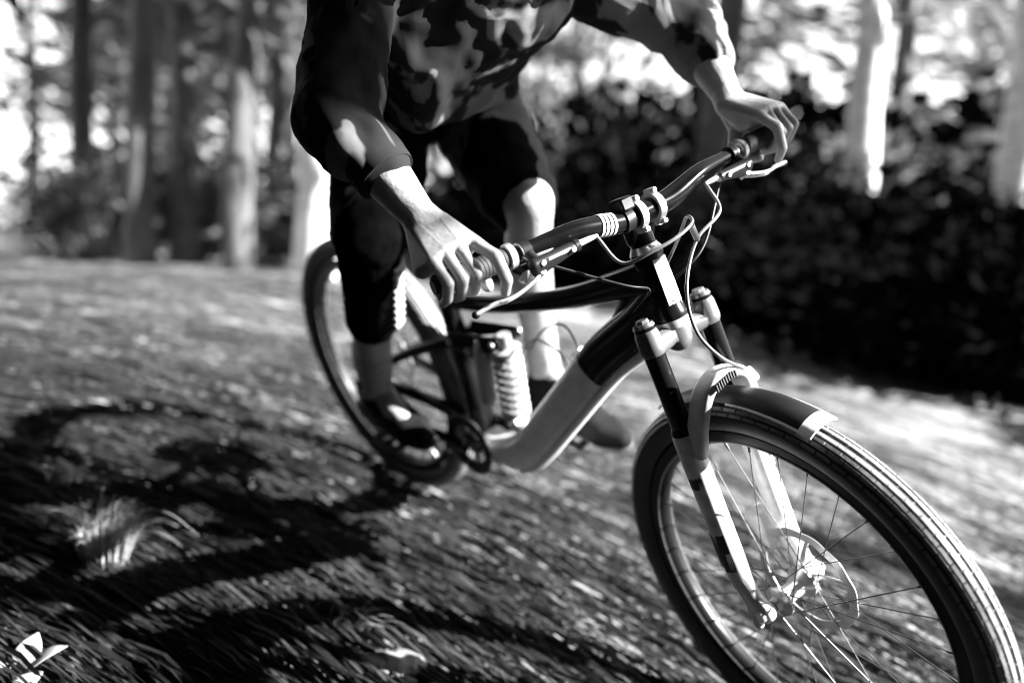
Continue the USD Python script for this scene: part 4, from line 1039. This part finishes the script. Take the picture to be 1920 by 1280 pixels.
lit = usdkit.mesh(stage, '/World/leaf_litter', strips(26000, 2.2, 6.4, 0.35, 2.2, 0.30, 0.0040, 0.004, 0.05, rg), M_litter, smooth=False)
tag(lit.GetPrim(), 'scattered needles, twigs and leaf litter lying along the trail', 'litter', kind='stuff')
vg = usdkit.mesh(stage, '/World/ground_cover', strips(16000, 1.2, 4.4, 0.3, 2.0, 0.26, 0.0050, 0.012, 0.07, rg), M_verge_shaded, smooth=False)
tag(vg.GetPrim(), 'low plants covering the verge inside the bend, darkened in place of tree shade', 'ground cover', kind='stuff')


def tuft(name, label, cat_, x, y, h, n, spread, lean, m, width=0.004, seed=0):
    rg = np.random.default_rng(seed)
    t = thing(name, label, cat_, (x, y, float(ground_z(x, y)) - 0.01))
    ms = []
    for k in range(n):
        a, o = rg.uniform(0, 2 * np.pi), spread * math.sqrt(rg.uniform(0, 1))
        b = np.array([math.cos(a) * o, math.sin(a) * o * 0.6, 0])
        hh = h * rg.uniform(0.45, 1.1)
        out = np.array([math.cos(a), math.sin(a), 0]) * rg.uniform(0.1, 0.5) + np.array(lean) * rg.uniform(0.4, 1.2)
        w = width * rg.uniform(0.6, 1.4)
        ms.append(tube([b, b + [0, 0, hh * 0.5] + out * hh * 0.22, b + [0, 0, hh * 0.82] + out * hh * 0.62, b + [0, 0, hh * 0.86] + out * hh * 1.05], [(w, w * 0.25), (w * 0.9, w * 0.22), (w * 0.6, w * 0.2), (w * 0.1, w * 0.1)], 6, n=9))
    put(t, 'blades', cat(ms), m, 60)
    return t


tuft('grass_tuft', 'large sunlit tuft of dry grass in the left foreground', 'grass tuft', -0.49, -0.55, 0.17, 320, 0.05, (0.25, -0.15, 0), M_dry, 0.0013, 1)
for k, (x, y, d, z_) in enumerate([(-0.47, -0.50, (0.19, -0.05), 0.10), (-0.45, -0.52, (0.16, -0.06), 0.07), (-0.02, -0.60, (0.15, -0.09), 0.05)]):
    zb = float(ground_z(x, y))
    t_ = put('/World', 'dry_stalk', tube([[x, y, zb], [x + d[0] * 0.2, y + d[1] * 0.2, zb + z_], [x + d[0] * 0.6, y + d[1] * 0.6, zb + z_ * 1.15], [x + d[0], y + d[1], zb + z_ * 0.75]], [0.0009, 0.0008, 0.0007, 0.0004], 6, n=24), M_dry, 50)
    tag(t_, ('long pale dry stalk arching over the large grass tuft', 'shorter pale dry stalk low in the large grass tuft', 'pale dry stalk arching left of the flat stone')[k], 'stalk')
tuft('grass_tuft', 'small grass tuft behind the large one at the left', 'grass tuft', -0.76, -0.25, 0.09, 24, 0.035, (0.6, -0.1, 0), M_dry, 0.003, 2)
tuft('grass_tuft', 'low tuft of pale blades beside the flat pale stone', 'grass tuft', 0.06, -0.62, 0.07, 34, 0.05, (0.9, -0.5, 0), M_dry, 0.003, 3)
pl_ = thing('broadleaf_plant', 'broad leaved plant with a pale upright leaf in the bottom left corner', 'plant', (-0.47, -0.89, float(ground_z(-0.47, -0.89))))
for k, (a, ln, el) in enumerate([(0.3, 0.09, 0.7), (1.5, 0.075, 1.0), (2.6, 0.07, 0.5), (-0.8, 0.08, 0.35), (3.9, 0.07, 0.4)]):
    d = np.array([math.cos(a) * math.cos(el), math.sin(a) * math.cos(el), math.sin(el)])
    wv = unit(np.cross(d, [0, 0, 1.0]))
    uq = np.cross(wv, d)
    put(pl_, 'leaf', tube([d * 0.005, d * ln * 0.35 + uq * 0.004, d * ln * 0.7, d * ln - uq * 0.012], [(0.003, 0.0008), (0.026, 0.0010), (0.022, 0.0010), (0.002, 0.0006)], 12, n=14, up=uq), M_dry, 60)
stn = trimesh.creation.icosphere(4, 1.0)
stn.vertices = stn.vertices * np.array([0.075, 0.055, 0.026]) * (1 + 0.5 * (fbm(stn.vertices * 1.7 + 5, 3, 4) - 0.5))[:, None]
sn = usdkit.mesh(stage, '/World/flat_stone', trimesh.Trimesh(stn.vertices + np.array([0.17, -0.72, float(ground_z(0.17, -0.72)) + 0.008]), stn.faces, process=False), M_stone, smooth=40)
tag(sn.GetPrim(), 'flat pale stone lying at the bottom edge left of the front wheel', 'stone')
